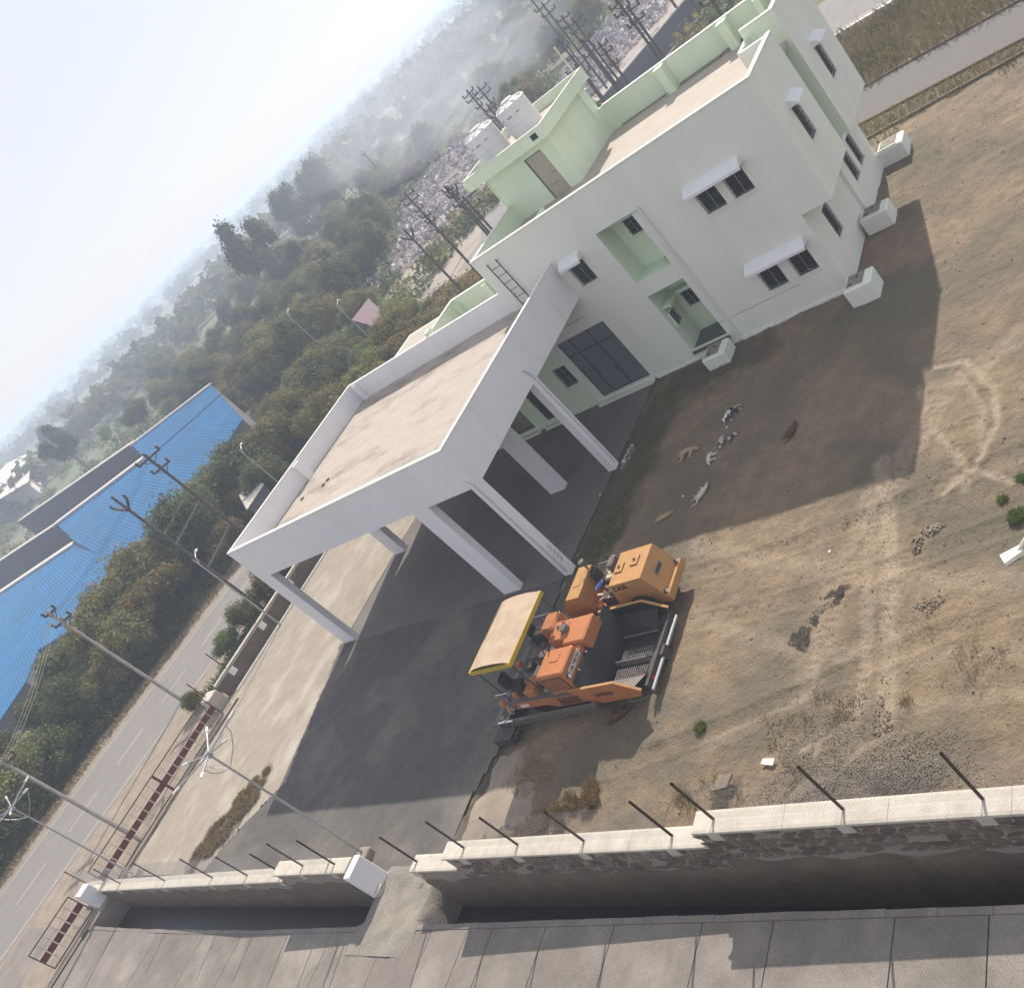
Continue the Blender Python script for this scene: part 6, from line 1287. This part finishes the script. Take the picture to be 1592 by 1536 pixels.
# rubbish dump
for P_, n in ((RUB, 11000), (RUBN, 10000)):
    x, y = randpoly(n, P_); k_ = vnoise(x*.12+y*.12, (x-y)*.5, 93) > .42; x, y = x[k_], y[k_]; z = .3*vnoise(x*.3, y*.3, 3)+1.2*vnoise(x*.09, y*.09, 4); s = rng.gamma(1.6, .10, len(x)).clip(.05, .6); pl_ = np.array([[1, 0, 0], [0, 1, .15], [-1, 0, 0], [0, -1, .1]]); V, F = scatter(np.stack([x, y, z*.6+.05], 1), s, pl_, np.array([[0, 1, 2, 3]]), jit=.3); npmesh('dump_rubbish', V, F, MT['trash'], kind='stuff')
# sheet metal frame and wall on the north side
T = empty('red_steel_stand', (-31, 70, 0), .5, label='red brown steel stand with blue panel at the top picture edge', cat='stand')
for x in (-1.5, 0, 1.5):
    for y in (-1, 1): MB().bar((x, y, 0), (x, y, 4.6), .14, .14).build('leg', MT['maroon'], T)
MB().box(-1.7, 1.7, -1.2, 1.2, 4.6, 4.8).build('deck', MT['maroon'], T); MB().box(.2, 1.7, -1.25, -1.21, 4.9, 6.2).build('panel', MT['blueroof'], T)
T = empty('boundary_wall', (-34, 62, 0), 1.25, label='long dark boundary wall behind the building with white top rail', cat='wall')
MB().box(-12, 14, -.12, .12, 0, 2.2).build('masonry', MT['shedwall'], T); MB().bar((-12, 0, 2.3), (14, 0, 2.3), .12, .1).build('top_rail', MT['coping'], T)
# small farm sheds far off
for px, py, w_ in ((478, 245, 7), (575, 140, 6), (638, 80, 6)):
    p = at(px, py, 3.0); T = empty('far_shed', (float(p[0]), float(p[1]), 0), .6, label='tiny pale roofed shed far off in the hazy plain', cat='shed', group='tiny sheds in the hazy plain')
    MB().box(-w_, w_, -3, 3, 0, 2.8).build('wall', MT['cream2'], T); MB().prism([(-w_-.4, -3.6, 2.8), (w_+.4, -3.6, 2.8), (w_+.4, 3.6, 4.0), (-w_-.4, 3.6, 4.0)], (0, 0, .1)).build('roof', MT['coping'], T)
# ------------------------------------------------------------------ haze
hz_ = bpy.data.materials.new('haze_air'); hz_.use_nodes = True; t = hz_.node_tree; t.nodes.clear(); pv_ = t.nodes.new('ShaderNodeVolumePrincipled'); oo = t.nodes.new('ShaderNodeOutputMaterial'); t.links.new(pv_.outputs[0], oo.inputs['Volume'])
pv_.inputs['Color'].default_value = (.66, .76, .95, 1); pv_.inputs['Density'].default_value = HAZE; pv_.inputs['Anisotropy'].default_value = .2
o = MB().box(-4900, 2900, -1400, 5900, -3, 22).build('haze', hz_, kind='stuff'); o.display_type = 'WIRE'
# smoke drifting over the dump: soft overlapping puffs
sm = hz_.copy(); sm.name = 'dump_smoke'; v_ = [n for n in sm.node_tree.nodes if n.type == 'PRINCIPLED_VOLUME'][0]; v_.inputs['Density'].default_value = .008; v_.inputs['Color'].default_value = (.82, .86, .95, 1)
for x, y, z, a, b, c in ((-92, 112, 4, 20, 9, 4.5), (-108, 124, 7, 26, 12, 6), (-76, 96, 3, 13, 8, 3.5), (-128, 142, 9, 30, 15, 7), (-84, 104, 4, 24, 14, 4)):
    mb = MB().lathe((0, 0, 0), [(math.sin(math.pi*i/12), -math.cos(math.pi*i/12)) for i in range(13)], 24); mb.v = [(p[0]*a, p[1]*b, p[2]*c) for p in mb.v]; o = mb.build('smoke', sm, loc=(x, y, z+2), kind='stuff'); o.rotation_euler = (0, 0, .8)
